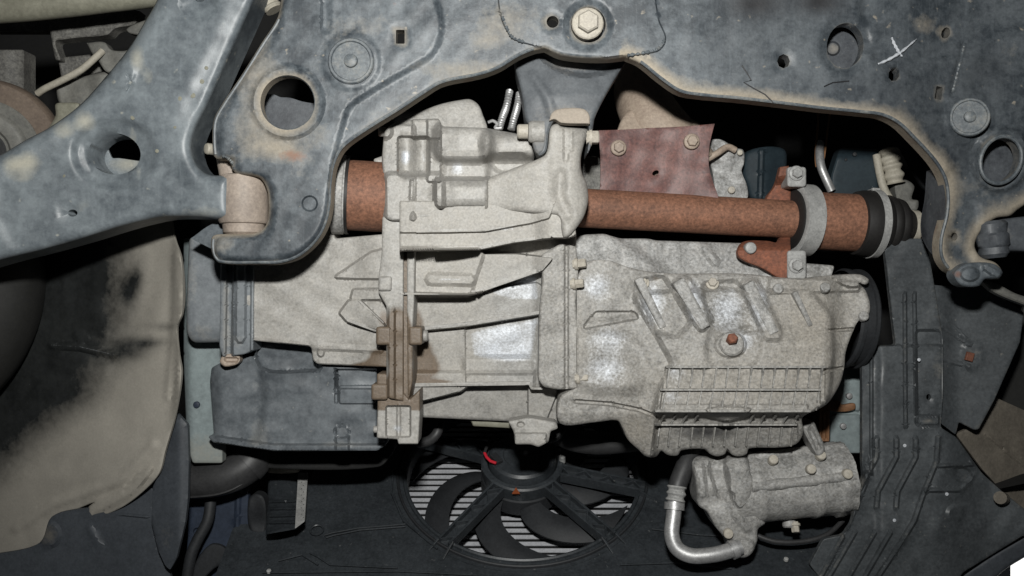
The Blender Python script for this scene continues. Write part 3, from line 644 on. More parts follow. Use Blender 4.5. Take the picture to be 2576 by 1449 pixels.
CASE = fl_([(1005, 505), (1420, 505), (1445, 540), (1450, 600), (1448, 975), (1340, 975), (1330, 968), (1005, 972)], 5)
T1 = fl_([(1000, 500), (1450, 500), (1455, 588), (1430, 597), (1393, 597), (1290, 609), (1208, 626), (1000, 630)], 2)
T1b = fl_([(1000, 500), (1400, 500), (1380, 548), (1333, 561), (1218, 580), (1000, 584)], 2)
T2 = fl_([(1000, 628), (1206, 628), (1218, 640), (1300, 640), (1390, 650), (1365, 680), (1193, 739), (1175, 741), (1000, 741)], 3)
T2b = fl_([(1000, 628), (1206, 628), (1212, 642), (1196, 690), (1180, 741), (1000, 741)], 6)
T3 = fl_([(1000, 736), (1175, 741), (1260, 725), (1350, 712), (1362, 720), (1362, 789), (1168, 820), (1060, 830), (1000, 836)], 2)
T4 = fl_([(1000, 836), (1060, 830), (1168, 822), (1170, 972), (1000, 972)], 2)
relief('main_case', CASE, lambda X, Y: 108+(Y-760)*.03-sms((X-1330)/60)*30, M['cast'], gb, feats=[
    (T1, 78, 3), (T1b, 11, 3), (T2, 48, 3), (T2b, 8, 8), (T3, 21, 3), (T4, 5, 3), (seg([(1085, 702), (1180, 704)], 9), 8, 8),
    (rect(1172, 905, 1345, 930, 4), 10, 12), (rect(1030, 940, 1340, 970, 4), 12, 8)],
    step=6, thick=90, rnd=5, attrs={
    'bare': lambda X, Y, d: .27*sms((X-1150)/80)*sms((Y-640)/60)+.28*sms((sdist(X, Y, fl_([(1240, 735), (1345, 692), (1352, 752), (1280, 750)], 4))+6)/8)+.28*sms((sdist(X, Y, fl_([(1176, 835), (1355, 800), (1335, 905), (1280, 910), (1190, 895)], 6))+6)/14)+blob(X, Y, (1130, 703, 60, 7, .5), (1270, 575, 70, 8, .5), (1200, 885, 160, 90, .08)),
    'oil': lambda X, Y, d: blob(X, Y, (1050, 880, 46, 60, .75), (1065, 930, 55, 38, .65), (1045, 800, 24, 46, .55), (1110, 962, 80, 8, .5), (1040, 650, 12, 60, .5)),
    'soot_shade': lambda X, Y, d: blob(X, Y, (1250, 945, 60, 14, .22), (1110, 860, 10, 50, .2), (1330, 660, 40, 16, .2), (1120, 600, 50, 8, .18), (1390, 640, 14, 40, .2)),
    'dust': lambda X, Y, d: .1-.2*sms((X-1180)/120)*sms((Y-640)/80)}, wob=1.2)
for pl, h, r_ in ((fl_([(1040, 733), (1175, 733), (1193, 729), (1366, 671), (1369, 680), (1195, 740), (1176, 742), (1040, 742)], 2), 20, 2), (fl_([(1058, 822), (1168, 811), (1362, 781), (1364, 789), (1170, 821), (1060, 831)], 2), 62, 2),
                  (fl_([(1046, 577), (1218, 574), (1330, 552), (1336, 560), (1219, 582), (1046, 585)], 2), -46, 2), (fl_([(1046, 621), (1206, 618), (1292, 601), (1394, 589), (1428, 590), (1428, 598), (1394, 598), (1293, 610), (1209, 627), (1046, 631)], 2), -30, 2), (fl_([(1030, 964), (1334, 960), (1340, 974), (1405, 976), (1405, 981), (1336, 980), (1330, 969), (1030, 973)], 2), 82, 2),
                  (fl_([(1062, 1000), (1158, 977), (1160, 984), (1064, 1007)], 2), 100, 2), (fl_([(872, 800), (944, 826), (966, 828), (966, 836), (942, 834), (872, 808)], 2), 16, 2), (fl_([(900, 757), (908, 757), (966, 812), (962, 818)], 2), 14, 2)):
    relief('rib', pl, h, M['cast'], gb, step=8, thick=60, rnd=r_)
relief('lower_case', fl_([(1010, 955), (1345, 955), (1410, 970), (1560, 990), (1570, 1055), (1405, 1066), (1060, 1050), (1010, 1040)], 5), lambda X, Y: 140+(Y-960)*.25, M['cast'], gb,
    feats=[(fl_([(1020, 960), (1175, 972), (1159, 983), (1064, 1006), (1020, 1012)], 2), 30, 3), (fl_([(1395, 970), (1402, 985), (1372, 1060), (1330, 1060), (1330, 970)], 3), 12, 3)], step=8, thick=60, rnd=8, wob=1.5,
    attrs={'oil': lambda X, Y, d: blob(X, Y, (1040, 1000, 25, 25, .4))})
# oily flange where the two case halves meet
def oilf(X, Y, d): return 1.5*blob(X, Y, (1000, 830, 34, 60, .7), (1010, 930, 30, 90, .75), (1000, 1000, 50, 40, .6), (1020, 660, 10, 60, .35), (980, 1040, 30, 20, .25), (960, 985, 30, 25, .4))-.5*blob(X, Y, (1002, 1060, 30, 36, 1.))
flg = relief('flange', fl_([(962, 545), (1015, 540), (1015, 1010), (972, 1000), (972, 770), (952, 735), (952, 700), (960, 640)], 4), -18, M['cast'], gb, feats=[(seg([(985, 780), (985, 1000)], 5), 8, 5)], step=7, thick=150, rnd=4, attrs={'oil': oilf}, wob=1.5)
flg2 = relief('flange', fl_([(1024, 540), (1046, 545), (1042, 760), (1038, 830), (1038, 960), (1026, 1012), (1024, 780)], 4), -20, M['cast'], gb, step=6, thick=150, rnd=4, attrs={'oil': oilf}, wob=1.5)
relief('gasket', rect(1012, 560, 1028, 1015, 1), -4, M['cast_dark'], gb, step=10, thick=60, rnd=0, attrs={'oil': lambda X, Y, d: .6+0*X, 'soot_shade': lambda X, Y, d: blob(X, Y, (1020, 640, 10, 80, .4))})
for b in ([(946, 822), (985, 822), (985, 868), (946, 868)], [(1028, 822), (1062, 822), (1062, 868), (1028, 868)], [(934, 966), (975, 966), (975, 1006), (934, 1006)], [(952, 695), (985, 695), (985, 732), (952, 732)]):
    relief('flange_boss', fl_(b, 7), -30, M['cast'], gb, step=6, thick=70, rnd=6, attrs={'oil': lambda X, Y, d: .62*(Y > 800)+0*X})
relief('lug', fl_([(948, 940), (972, 940), (1030, 1005), (1056, 980), (1056, 1050), (1052, 1117), (1002, 1117), (1000, 1105), (948, 1102), (950, 1010)], 4), -14, M['cast'], gb, feats=[(rect(974, 1024, 1030, 1096, 3), -14, 4), (seg([(1003, 1024), (1003, 1096)], 2), 5, 4)], step=6, thick=80, rnd=4,
    attrs={'oil': lambda X, Y, d: .75*sms((1045-Y)/20)*(1-((np.abs(X-1002) < 29) & (Y > 1022))), 'bare': lambda X, Y, d: blob(X, Y, (1000, 1078, 24, 16, .55))})
bolt(1068, 845, 20, 15, M['cast'], gb, 'round', axis=(1, 0, 0))
for y in (1050, 1100): bolt(945, y-20 if y == 1100 else y+30, 40, 9, M['cast'], gb, 'round', axis=(-1, 0, 0))
# flange to the engine
relief('engine_flange', fl_([(1362, 640), (1412, 612), (1450, 620), (1455, 690), (1448, 760), (1455, 860), (1458, 935), (1452, 978), (1405, 980), (1368, 974), (1354, 955), (1356, 800), (1364, 700)], 8), 22, M['cast_rough'], gb,
    feats=[(seg([(1425, 620), (1425, 980)], 2), -6, 4)], step=7, thick=80, rnd=6, wob=2, attrs={'dust': lambda X, Y, d: .12+0*X, 'bare': lambda X, Y, d: .24+0*X})
for x, y in ((1452, 664), (1446, 714), (1458, 952)):
    bolt(x, y, 20, 17, M['boltd'], gb, 'hex', axis=(1, -.1, -.25), sz=1.6)
relief('lug', fl_([(1278, 1060), (1330, 1050), (1400, 1062), (1404, 1078), (1385, 1085), (1380, 1112), (1355, 1125), (1335, 1118), (1296, 1118), (1292, 1085)], 5), 70, M['cast'], gb, step=7, thick=60, rnd=6, feats=[(rect(1296, 1092, 1372, 1124, 3), 8, 4), (ell(1310, 1068, 7, 4), -5, 3)], wob=2)
relief('tail_case', fl_([(1180, 1048), (1300, 1050), (1300, 1078), (1190, 1072)], 4), 190, M['dustypipe'], gb, step=10, thick=30, rnd=4)

# ------------------------------------------------------------------ transfer case on the gearbox
tr = thing('transfer_case', 'pale dusty transfer case casting with polished window and rounded top cover', 'casting', (1080, 430, -20))
relief('top_cover', cr([(978, 330, 0), (978, 318), (1040, 288), (1104, 263), (1160, 251), (1184, 250), (1204, 264), (1216, 292), (1226, 320), (1226, 345, 0)]), lambda X, Y: 20-(Y-260)*.25, M['cast'], tr, step=8, thick=70, rnd=10, wob=1.5)
BODY = fl_([(966, 334), (975, 318), (1038, 300), (1105, 298), (1112, 318), (1224, 322), (1300, 336), (1330, 345), (1345, 392), (1340, 420), (1228, 452), (1222, 522), (1140, 520), (1128, 540), (1105, 550), (1060, 552), (1045, 560), (985, 556), (960, 545), (957, 500), (966, 470), (960, 400)], 8)
relief('body', BODY, lambda X, Y: 4+sms((X-1100)/60)*14, M['cast'], tr, feats=[(f, l*1.15, q*1.7) for f, l, q in [
    (rect(964, 318, 1040, 560, 6), 9, 4), (rect(1078, 300, 1106, 455, 3), 13, 3), (rect(1040, 300, 1106, 346, 3), 9, 3), (rect(1004, 347, 1077, 439, 4), -18, 3),
    (seg([(1021, 352), (1021, 434)], 5), 8, 8), (seg([(1062, 352), (1062, 434)], 4), 6, 7), (rect(975, 442, 1110, 552, 8), 14, 6), (seg([(1037, 455), (1035, 500)], 1.5), -8, 3), (rect(1108, 322, 1222, 392, 14), 26, 12), (rect(1126, 396, 1218, 450, 10), 12, 10),
    (rect(1222, 344, 1338, 392, 12), 20, 10), (cr([(1236, 400), (1290, 394), (1325, 398), (1318, 415), (1262, 428)]), -10, 6), (rect(1100, 456, 1236, 518, 8), 34, 6), (rect(1040, 540, 1130, 556, 6), 12, 8), (ell(970, 332, 11), 12, 5), (seg([(1118, 486), (1228, 484)], 14), 8, 14), (seg([(1120, 356), (1215, 354)], 14), 9, 16), (seg([(1235, 368), (1330, 366)], 10), 8, 12)]],
    step=6, thick=90, rnd=9, wob=1.2, attrs={'bare': lambda X, Y, d: blob(X, Y, (1020, 395, 16, 24, .75), (1066, 395, 6, 24, .5), (1150, 425, 28, 24, .6), (1237, 347, 14, 5, .5)), 'soot_shade': lambda X, Y, d: blob(X, Y, (1190, 445, 50, 8, .25), (1110, 420, 8, 40, .25), (1260, 410, 30, 12, .28), (990, 520, 12, 30, .2), (1150, 330, 50, 8, .15))})
bolt(962, 332, 0, 12, M['cast'], tr, 'round', axis=(-1, 0, -.2), sz=1.4)
relief('side_plate', fl_([(940, 400), (968, 390), (968, 560), (955, 545), (950, 480)], 4), 40, M['cast'], tr, step=8, thick=60, rnd=4)
for p in ([(1256, 322, 30), (1264, 296, 40), (1274, 268, 60), (1282, 230, 90)], [(1286, 326, 30), (1293, 298, 40), (1301, 270, 60), (1307, 236, 90)]):
    tube('stud', p, 9, M['steel'], tr, seg_=12, n=24, rfun=lambda t: 9+1.2*math.sin(t*110))
tube('clip', [(1228, 308, 20), (1240, 304, 18), (1250, 312, 18), (1246, 322, 20), (1262, 322, 20)], 4, M['steel'], tr, seg_=8)

# ------------------------------------------------------------------ cast bracket arm
ma = thing('mount_bracket', 'beige cast aluminium bracket arm clamped under the dark mount', 'bracket', (1420, 560, -40))
ARMC = cr([(1222, 456, 0), (1236, 446), (1300, 420), (1368, 392), (1378, 370), (1382, 330), (1388, 316), (1402, 311), (1412, 318), (1478, 324, 0), (1478, 340), (1468, 368), (1461, 402), (1464, 435), (1475, 460), (1480, 500), (1471, 540), (1453, 570), (1432, 594), (1418, 597), (1412, 575), (1410, 552), (1400, 541), (1340, 536), (1218, 526, 0)], 8)
def armc(X, Y):
    h = -46-30*sms((X-1230)/160)
    return h+24*np.clip(np.abs(X-1428)/50, 0, 1)**2*sms((X-1375)/40)
relief('arm', ARMC, armc, M['cast'], ma, feats=[(seg([(1424, 310), (1424, 400)], 3), -5, 5), (seg([(1436, 310), (1436, 380)], 2), -5, 5), (seg([(1412, 440), (1408, 490), (1428, 540)], 3), -8, 14), (rect(1218, 450, 1224, 530, 2), 8, 3)], step=6, thick=70, rnd=14, wob=1.5,
       attrs={'dust': lambda X, Y, d: .08+0*X, 'oil': lambda X, Y, d: blob(X, Y, (1412, 420, 12, 60, .12))})

# ------------------------------------------------------------------ dark mount
em = thing('engine_mount', 'dark grey flared rubber engine mount with through bolt under the subframe', 'engine mount', (1430, 200, -60))
MNT = cr([(1290, 100, 0), (1296, 172, 0), (1313, 240), (1322, 300), (1340, 330), (1345, 372), (1356, 392), (1374, 380), (1382, 330), (1400, 300), (1470, 300), (1482, 330), (1478, 385), (1486, 370), (1492, 320), (1497, 295), (1530, 228), (1577, 150, 0), (1580, 100, 0)], 8)
relief('housing', MNT, lambda X, Y: -78+np.maximum(0, 240-Y)*.25+((X-1430)/140)**2*30, M['mount'], em, feats=[(cr([(1362, 134), (1400, 165), (1460, 183), (1520, 175), (1565, 150), (1560, 100, 0), (1340, 100, 0)]), -26, 14), (seg([(1340, 190), (1375, 240), (1390, 290)], 3), 7, 14)], step=7, thick=110, rnd=8,
       attrs={'dust': lambda X, Y, d: blob(X, Y, (1440, 160, 60, 22, .5), (1430, 290, 50, 22, .55), (1350, 330, 20, 60, .2), (1400, 240, 30, 40, .1))+np.exp(-d/8)*.1}, wob=1)
relief('dust_cap', cr([(1382, 303, 0), (1386, 288), (1398, 277), (1425, 272), (1468, 274), (1482, 288), (1484, 311, 0), (1412, 309), (1396, 300)]), lambda X, Y: -84-(Y-275)*.4, M['bushing'], em, step=6, thick=30, rnd=4, attrs={'dust': lambda X, Y, d: .45+0*X})
bolt(1348, 332, -66, 27, M['cast'], em, 'round', axis=(-1, 0, -.05), name='washer', sz=1.2)
lathe('bolt', Q(1352, 331, -62), (-1, 0, 0), [(0, 18), (46, 18), (50, 14), (50, 0)], M['boltd'], em, 18)
bolt(1486, 346, -58, 24, M['boltd'], em, 'hex', axis=(1, 0, 0), name='nut', sz=1.0)
relief('fork', cr([(1340, 312), (1376, 312), (1378, 352), (1366, 384), (1350, 386), (1340, 360)]), -72, M['mount'], em, step=7, thick=30, rnd=8, attrs={'dust': lambda X, Y, d: .22+0*X})

# ================================================================== DRIVESHAFT
A0, A1 = np.array([860, 490, 50.]), np.array([2330, 571, 215.])
def axp(px):
    t = (px-A0[0])/(A1[0]-A0[0]); p = A0+(A1-A0)*t; return Q(*p)
AX = axp(2330)-axp(860)
ds = thing('driveshaft', 'long rust-brown driveshaft ending in a black rubber boot', 'driveshaft', (1700, 540, 140))
def shaft(name, xa, xb, prof, mat, parent, seg_=48, **k):
    o = axp(xa); L = np.linalg.norm(axp(xb)-o)
    return lathe(name, o, AX, [(t*L, r) for t, r in prof], mat, parent, seg_, **k)
shaft('shaft', 950, 2060, [(0, 52), (1, 51)], M['rust'], ds)
shaft('inner_joint', 872, 1000, [(0, 84), (.03, 90), (1, 90)], M['rust'], ds)
shaft('joint_flange', 838, 874, [(0, 96), (.05, 102), (.8, 102), (.86, 99), (1, 99)], M['cast_rough'], ds, 64)
shaft('seal_ring', 872, 880, [(0, 101), (1, 101)], M['boot'], ds, 64)
shaft('joint_cup', 2048, 2166, [(0, 50), (.001, 78), (1, 79)], M['rust'], ds, 48, lump=lambda t, th: 1)
shaft('boot', 2148, 2292, [(0, 76), (.02, 86), (.12, 90), (.26, 91), (.30, 89), (.34, 84), (.40, 87), (.45, 84), (.5, 78), (.56, 81), (.62, 78), (.66, 72), (.72, 74), (.78, 71), (.84, 60), (.9, 50), (1, 40)], M['boot'], ds, 56)
shaft('boot_clamp', 2184, 2202, [(0, 92), (.05, 94.5), (.95, 94.5), (1, 92)], M['zinc'], ds, 56)
shaft('boot_clamp', 2288, 2304, [(0, 42), (.05, 44), (.95, 44), (1, 40)], M['beige'], ds, 36)
shaft('stub_shaft', 2296, 2350, [(0, 36), (1, 36)], M['exh'], ds, 32)
boxes('clamp_ear', [beam(axp(2186)+np.array([0, -92, -26]), axp(2206)+np.array([0, -92, -26]), 8, 10)], M['zinc'], ds, 1.5)

bb = thing('bearing_bracket', 'rusty orange bearing bracket with grey clamp cap around the driveshaft', 'bracket', (1990, 680, 60))
relief('bracket_plate', cr([(1963, 420, 0), (1984, 417, 0), (1990, 470), (1990, 640), (2012, 690), (2005, 703), (1966, 702), (1920, 676), (1864, 651), (1856, 634), (1872, 608), (1930, 606), (1955, 610), (1962, 600), (1955, 520), (1928, 502), (1950, 466)]), lambda X, Y: 176-sms((Y-590)/40)*130-sms((470-Y)/30)*50, M['brackrust'], bb, step=7, thick=20, rnd=4, wob=1.5)
oc = axp(2012)
CAX = np.array([1.0, .05, .20])
def capring(name, xa, xb, r0, r1, mat):
    o = axp(xa); L = np.linalg.norm(axp(xb)-o)
    return lathe(name, o, CAX, [(0, r0), (0, r1-3), (2, r1), (L-2, r1), (L, r1-3), (L, r0), (0, r0)], mat, bb, 64)
capring('bearing_ring', 1986, 2016, 50, 82, M['boot'])
capring('clamp_cap', 1990, 2036, 80, 98, M['zinc'])
for y0, y1, by, hh in ((420, 470, 436, 112), (630, 702, 668, 38)):
    relief('cap_tab', rect(1980, y0, 2028, y1, 9), hh, M['zinc'], bb, step=8, thick=60, rnd=5)
    bolt(2003, by, hh, 20, M['zinc'], bb, 'flange')
bolt(1887, 624, 44, 15, M['zinc'], bb, 'round', sz=1.3)

# ================================================================== HEAT SHIELD, EXHAUST, BITS BEHIND
hs = thing('heat_shield', 'flat dark red rusty steel heat shield with two bolts and a small hole', 'heat shield', (1650, 500, 120))
relief('sheet', cr([(1505, 328, 0), (1565, 326), (1633, 322), (1720, 318), (1798, 311, 0), (1788, 350), (1783, 385), (1784, 420), (1793, 455), (1806, 492), (1812, 530, 0), (1505, 530, 0), (1510, 460), (1510, 400)]), lambda X, Y: 130+10*np.cos((X-1650)/90), M['shield'], hs, holes=[ell(1649, 435, 9, 6, -30, 14)], step=9, thick=6, rnd=2, wob=2,
       attrs={'dust': lambda X, Y, d: blob(X, Y, (1558, 372, 24, 22, .3), (1740, 355, 24, 22, .3), (1780, 330, 20, 20, .2)), 'soot_shade': lambda X, Y, d: .30*sms((345-Y)/30)*(1-.3*np.sin(X/17)), 'rust': lambda X, Y, d: blob(X, Y, (1556, 372, 26, 24, .28), (1740, 356, 26, 24, .28), (1515, 450, 20, 60, .15), (1790, 330, 20, 25, .25))})
for x, y in ((1556, 372), (1740, 356)): bolt(x, y, 124, 21, M['exh'], hs, 'flange')
tag(tube('exhaust_pipe', [(1610, 180, 420), (1612, 240, 330), (1640, 300, 260), (1680, 360, 240), (1720, 430, 240)], 84, M['exh'], seg_=28, rfun=lambda t: 70+26*t), 'tan exhaust pipe bend rising behind the red heat shield', 'exhaust pipe')
tag(relief('exhaust_flange', cr([(1552, 330, 0), (1566, 296), (1582, 278), (1620, 268), (1660, 276), (1720, 292), (1760, 312), (1760, 335, 0)]), lambda X, Y: 180+(330-Y)*.5, M['exh'], step=8, thick=20, rnd=8, attrs={'rust': lambda X, Y, d: blob(X, Y, (1630, 278, 50, 12, .12)), 'dust': lambda X, Y, d: .2*sms((Y-285)/20)}), 'beige curved exhaust flange just above the red heat shield', 'exhaust flange')
eb = thing('engine_block', 'rough grey cast engine block wall beneath the rusty driveshaft', 'engine block', (1750, 650, 80))
relief('side_wall', fl_([(1440, 600), (1470, 590), (1520, 588), (1560, 600), (1630, 600), (1650, 605), (1880, 612), (2000, 660), (2100, 668), (2090, 700), (1440, 720)], 8), lambda X, Y: 120-(Y-600)*.35, M['cast_rough'], eb, step=8, thick=60, rnd=6, wob=4,
       feats=[(cr([(1450, 596), (1530, 596), (1560, 620), (1600, 640), (1640, 690), (1450, 700)]), 14, 20), (seg([(1770, 620), (1800, 660)], 5), 8, 8), (seg([(1880, 640), (1910, 672)], 4), 8, 8)],
       attrs={'soot_shade': lambda X, Y, d: blob(X, Y, (1660, 690, 30, 10, .5), (1730, 686, 60, 6, .4), (1640, 700, 14, 8, .5), (1760, 650, 30, 20, .1)), 'dust': lambda X, Y, d: -.05+0*X})
relief('rear_wall', cr([(1470, 400), (1510, 400), (1520, 520), (1500, 540), (1470, 520)]), 210, M['cast_dark'], eb, step=9, thick=40, rnd=6, wob=6, attrs={'bare': lambda X, Y, d: blob(X, Y, (1497, 460, 8, 30, .35))})
relief('rear_wall', cr([(1780, 360), (1810, 350), (1850, 372), (1870, 378), (1872, 410), (1866, 430), (1880, 470), (1878, 500), (1800, 500), (1795, 450)]), 225, M['cast_rough'], eb, step=8, thick=50, rnd=6, wob=6, attrs={'dust': lambda X, Y, d: -.1+0*X})
bolt(1861, 384, 218, 8, M['boltd'], eb, 'round'); bolt(1840, 478, 218, 10, M['boltd'], eb, 'round')
tube('pipe', [(1780, 400, 190), (1805, 385, 190), (1830, 370, 200), (1850, 378, 205)], 9, M['exh'], eb)
tag(relief('dark_duct', cr([(1880, 380), (1972, 375), (1976, 440), (1960, 480), (1950, 500), (1890, 500), (1878, 470), (1866, 430)]), lambda X, Y: 260+np.abs(X-1925)*.6, M['blue'], step=9, thick=60, rnd=10, feats=[(seg([(1916, 380), (1912, 500)], 3), -10, 6)]), 'dark blue-black duct between engine casting and bearing bracket', 'duct')
bc = thing('body_crossmember', 'dark teal painted body panel above the rubber boot', 'body panel', (2150, 430, 300))
relief('panel', fl_([(2112, 372), (2212, 376), (2212, 520), (2088, 520), (2090, 440)], 10), lambda X, Y: 300+sms((400-Y)/30)*30, M['blue'], bc, step=10, thick=40, rnd=8)
bolt(2150, 388, 300, 6, M['black'], bc, 'round', name='plug'); bolt(2128, 402, 298, 4, M['black'], bc, 'round', name='plug')
tag(tube('coolant_pipe', [(2062, 360, 330), (2062, 390, 300), (2066, 420, 285), (2078, 450, 280), (2092, 480, 280)], 12, M['steel'], seg_=14), 'short bright steel pipe above the bearing bracket', 'pipe')
tag(tube('cable_loop', [(2060, 260, 380), (2057, 320, 340), (2052, 390, 310), (2054, 420, 305)], 3, M['beltbrown'], seg_=6), 'thin brown cable strand hanging in the gap above the bearing bracket', 'cable', 'hanging cable strands')
tag(tube('cable_loop', [(2090, 270, 380), (2082, 330, 340), (2074, 390, 310), (2070, 410, 305)], 3, M['beltbrown'], seg_=6), 'thin brown cable strand hanging in the gap above the bearing bracket', 'cable', 'hanging cable strands')
tag(tube('ribbed_hose', [(2236, 380, 290), (2240, 405, 280), (2246, 430, 275), (2252, 462, 275)], 28, M['beige'], seg_=24, n=24, rfun=lambda t: 25+3.5*math.sin(t*26)), 'beige ribbed hose above the rubber boot', 'hose')
tag(tube('beige_pipe', [(2205, 390, 290), (2212, 430, 280), (2222, 470, 275), (2238, 500, 275)], 11, M['beige'], seg_=14), 'thin beige pipe beside the teal body panel', 'pipe')
tag(relief('end_fitting', cr([(2250, 470), (2275, 452), (2300, 468), (2294, 500), (2310, 505), (2305, 530), (2270, 525)]), 280, M['discg'], step=7, thick=30, rnd=8, wob=3), 'lumpy grey fitting between beige hose and boot', 'fitting')
tag(relief('frame_wall', cr([(2255, 340), (2300, 370), (2345, 420), (2340, 480), (2320, 470), (2280, 400)]), 330, M['black'], step=10, thick=10, rnd=4), 'black inner wall panel behind the curved subframe edge', 'panel')

# ================================================================== OIL PAN
op = thing('oil_pan', 'grey-beige cast aluminium oil pan with cooling fins and rusty drain plug', 'oil pan', (1840, 1000, -20))
PAN = cr([(1450, 700, 0), (1475, 660), (1530, 655), (1580, 672), (1640, 684), (1700, 688), (1860, 688), (2000, 700), (2090, 693), (2160, 690), (2186, 703), (2180, 716), (2160, 712), (2176, 728), (2187, 755), (2189, 780), (2182, 796), (2160, 808), (2146, 834), (2128, 885), (2124, 925), (2112, 968), (2083, 1014),
          (2056, 1031), (2019, 1050), (2021, 1085), (2012, 1108), (1996, 1120), (1960, 1126), (1885, 1128), (1878, 1142), (1860, 1148), (1842, 1144), (1830, 1130), (1824, 1142), (1804, 1148), (1786, 1142), (1774, 1130), (1714, 1133), (1706, 1145), (1692, 1147), (1676, 1143), (1664, 1134), (1652, 1148), (1634, 1151), (1620, 1146), (1608, 1133), (1580, 1107), (1566, 1078), (1553, 1058), (1500, 1062),
          (1410, 1066), (1408, 1000), (1450, 975, 0)], 6)
def pan_base(X, Y):
    h = 24-46*sms((X-1560)/120)                      # rises from the bell side onto the sump
    h = h+np.maximum(0, 920-Y)*.28*sms((X-1560)/100)
    h = h+40*sms((X-2070)/60)+np.maximum(0, Y-1040)*.55
    h = h+26*sms((Y-1035)/10)*sms((X-1640)/20)
    return h
pf = [(fl_([(1676, 924), (2074, 924), (2070, 1200), (1640, 1200)], 2), -7, 3), (fl_([(1662, 981), (2062, 981), (2055, 1200), (1630, 1200)], 2), -6, 3), (fl_([(1650, 1070), (2005, 1068), (2005, 1200), (1640, 1200)], 2), -6, 3), (fl_([(1598, 745), (1655, 835), (1700, 915), (1662, 985), (1650, 1040), (2030, 1040), (2078, 1005), (2090, 900), (2088, 800), (2040, 742), (1800, 735)], 14), 14, 12), (fl_([(1500, 786), (1595, 786), (1604, 800), (1470, 825), (1478, 810)], 4), -9, 4), (fl_([(1455, 655), (1560, 665), (1570, 690), (1600, 760), (1590, 786), (1455, 800)], 8), -9, 16),
      (fl_([(1605, 715), (1665, 700), (1730, 810), (1700, 840), (1655, 830)], 8), -14, 12), (fl_([(1700, 705), (1735, 705), (1790, 806), (1765, 830), (1750, 812)], 6), 10, 8), (fl_([(1772, 718), (1850, 712), (1905, 830), (1790, 815)], 8), -12, 10),
      (fl_([(1870, 712), (1900, 708), (1960, 830), (1960, 850), (1930, 850)], 6), 10, 10), (cr([(1800, 838), (1890, 838), (1905, 880), (1880, 915), (1800, 915), (1785, 870)]), -8, 14), (ell(1838, 868, 36, 28), 6, 5),
      (seg([(1448, 1010), (1533, 1016), (1608, 1031), (1648, 1047)], 2.5), -9, 3), (cr([(1448, 860), (1570, 860), (1610, 900), (1600, 960), (1460, 950)]), 10, 30),
      (fl_([(1648, 1040), (1760, 1035), (1790, 1050), (1830, 1057), (1870, 1050), (1890, 1036), (2030, 1034), (2030, 1020), (1648, 1020)], 3), 6, 4), (cr([(1780, 1030), (1800, 1052), (1830, 1058), (1860, 1052), (1885, 1030)]), 10, 4),
      (seg([(2086, 832), (2146, 828)], 1.5), -9, 3), (seg([(2076, 932), (2118, 926)], 1.5), -9, 3), (cr([(2095, 690), (2180, 690), (2182, 712), (2130, 718)]), 12, 5), (ell(1633, 1138, 13, 9), 7, 4), (ell(2060, 780, 90, 40, 0), -6, 40), (fl_([(1940, 700), (2160, 712), (2160, 730), (1935, 735)], 6), 8, 6)]
pan = relief('pan_body', PAN, pan_base, M['cast_rough'], op, feats=pf, step=6, thick=70, rnd=8, wob=2.2, attrs={
    'bare': lambda X, Y, d: .22+blob(X, Y, (1640, 760, 35, 60, .40), (1500, 720, 40, 40, .36), (1745, 760, 22, 60, .40), (1830, 780, 50, 60, .38), (1915, 770, 24, 70, .36), (1520, 930, 60, 50, .34), (1530, 850, 60, 30, .32), (1870, 860, 30, 25, .34), (1700, 940, 30, 30, .28), (1690, 1000, 30, 24, .26)),
    'oil': lambda X, Y, d: blob(X, Y, (1842, 892, 34, 18, .5), (1650, 700, 20, 14, .5), (1750, 770, 8, 40, .4)),
    'soot_shade': lambda X, Y, d: blob(X, Y, (1780, 1085, 100, 28, .85), (1650, 690, 22, 8, .5), (1740, 745, 6, 50, .3), (1845, 880, 30, 14, .2), (1600, 850, 20, 60, .26), (1540, 820, 50, 10, .28), (1700, 870, 10, 40, .24), (1990, 860, 20, 60, .22), (1930, 900, 60, 12, .2), (1470, 1020, 40, 20, .24), (1640, 1090, 30, 30, .2), (2100, 880, 14, 60, .2)),
    'dust': lambda X, Y, d: .10+blob(X, Y, (2040, 820, 100, 120, .25), (1850, 960, 260, 60, .2), (1600, 1080, 60, 50, .25), (1450, 880, 30, 100, .1))})
fm = None
def fin_mesh():
    bm = bmesh.new()
    pr = [(-.5, -.5, .3), (.5, -.5, .3), (.5, .5, .3), (-.5, .5, .3)]
    tp = [(-.46, -.48, -1), (.45, -.48, -.9), (.45, .46, -.7), (-.46, .46, -.8)]
    a = [bm.verts.new(p) for p in pr]; b = [bm.verts.new(p) for p in tp]
    bm.faces.new(b[::-1])
    for i in range(4): bm.faces.new([a[i], a[(i+1) % 4], b[(i+1) % 4], b[i]])
    bmesh.ops.recalc_face_normals(bm, faces=bm.faces)
    me = bpy.data.meshes.new('fin'); bm.to_mesh(me); bm.free(); me.materials.append(M['cast_fin']); return me
fmesh = fin_mesh()
def panh(x, y):
    h = float(pan_base(np.array([float(x)]), np.array([float(y)]))[0])
    return h
def long_fin(pts, w, pr=4):
    # a thin cast rib that follows the skin of the pan
    V = []; F = []; C = [Q(x, y, surf(pan, x, y)) for x, y in pts]
    for c in C:
        for dx, dz in ((-w*.75, 8), (-w*.38, -pr), (w*.38, -pr), (w*.75, 8)): V.append(c+np.array([dx, 0, dz]))
    for i in range(len(C)-1):
        for k in range(3): F.append([i*4+k, i*4+k+1, i*4+k+5, i*4+k+4])
    F += [[0, 1, 2, 3], [len(V)-1, len(V)-2, len(V)-3, len(V)-4]]
    return to_object('fin', V, F, M['cast_fin'], op, angle=25)
for i in range(14):
    x = 1684+i*29.6
    long_fin([(x+random.uniform(-1, 1), 922), (x-3, 945), (x-7, 972), (x-9, 984), (x-13, 1006), (x-17, 1032)], 4)
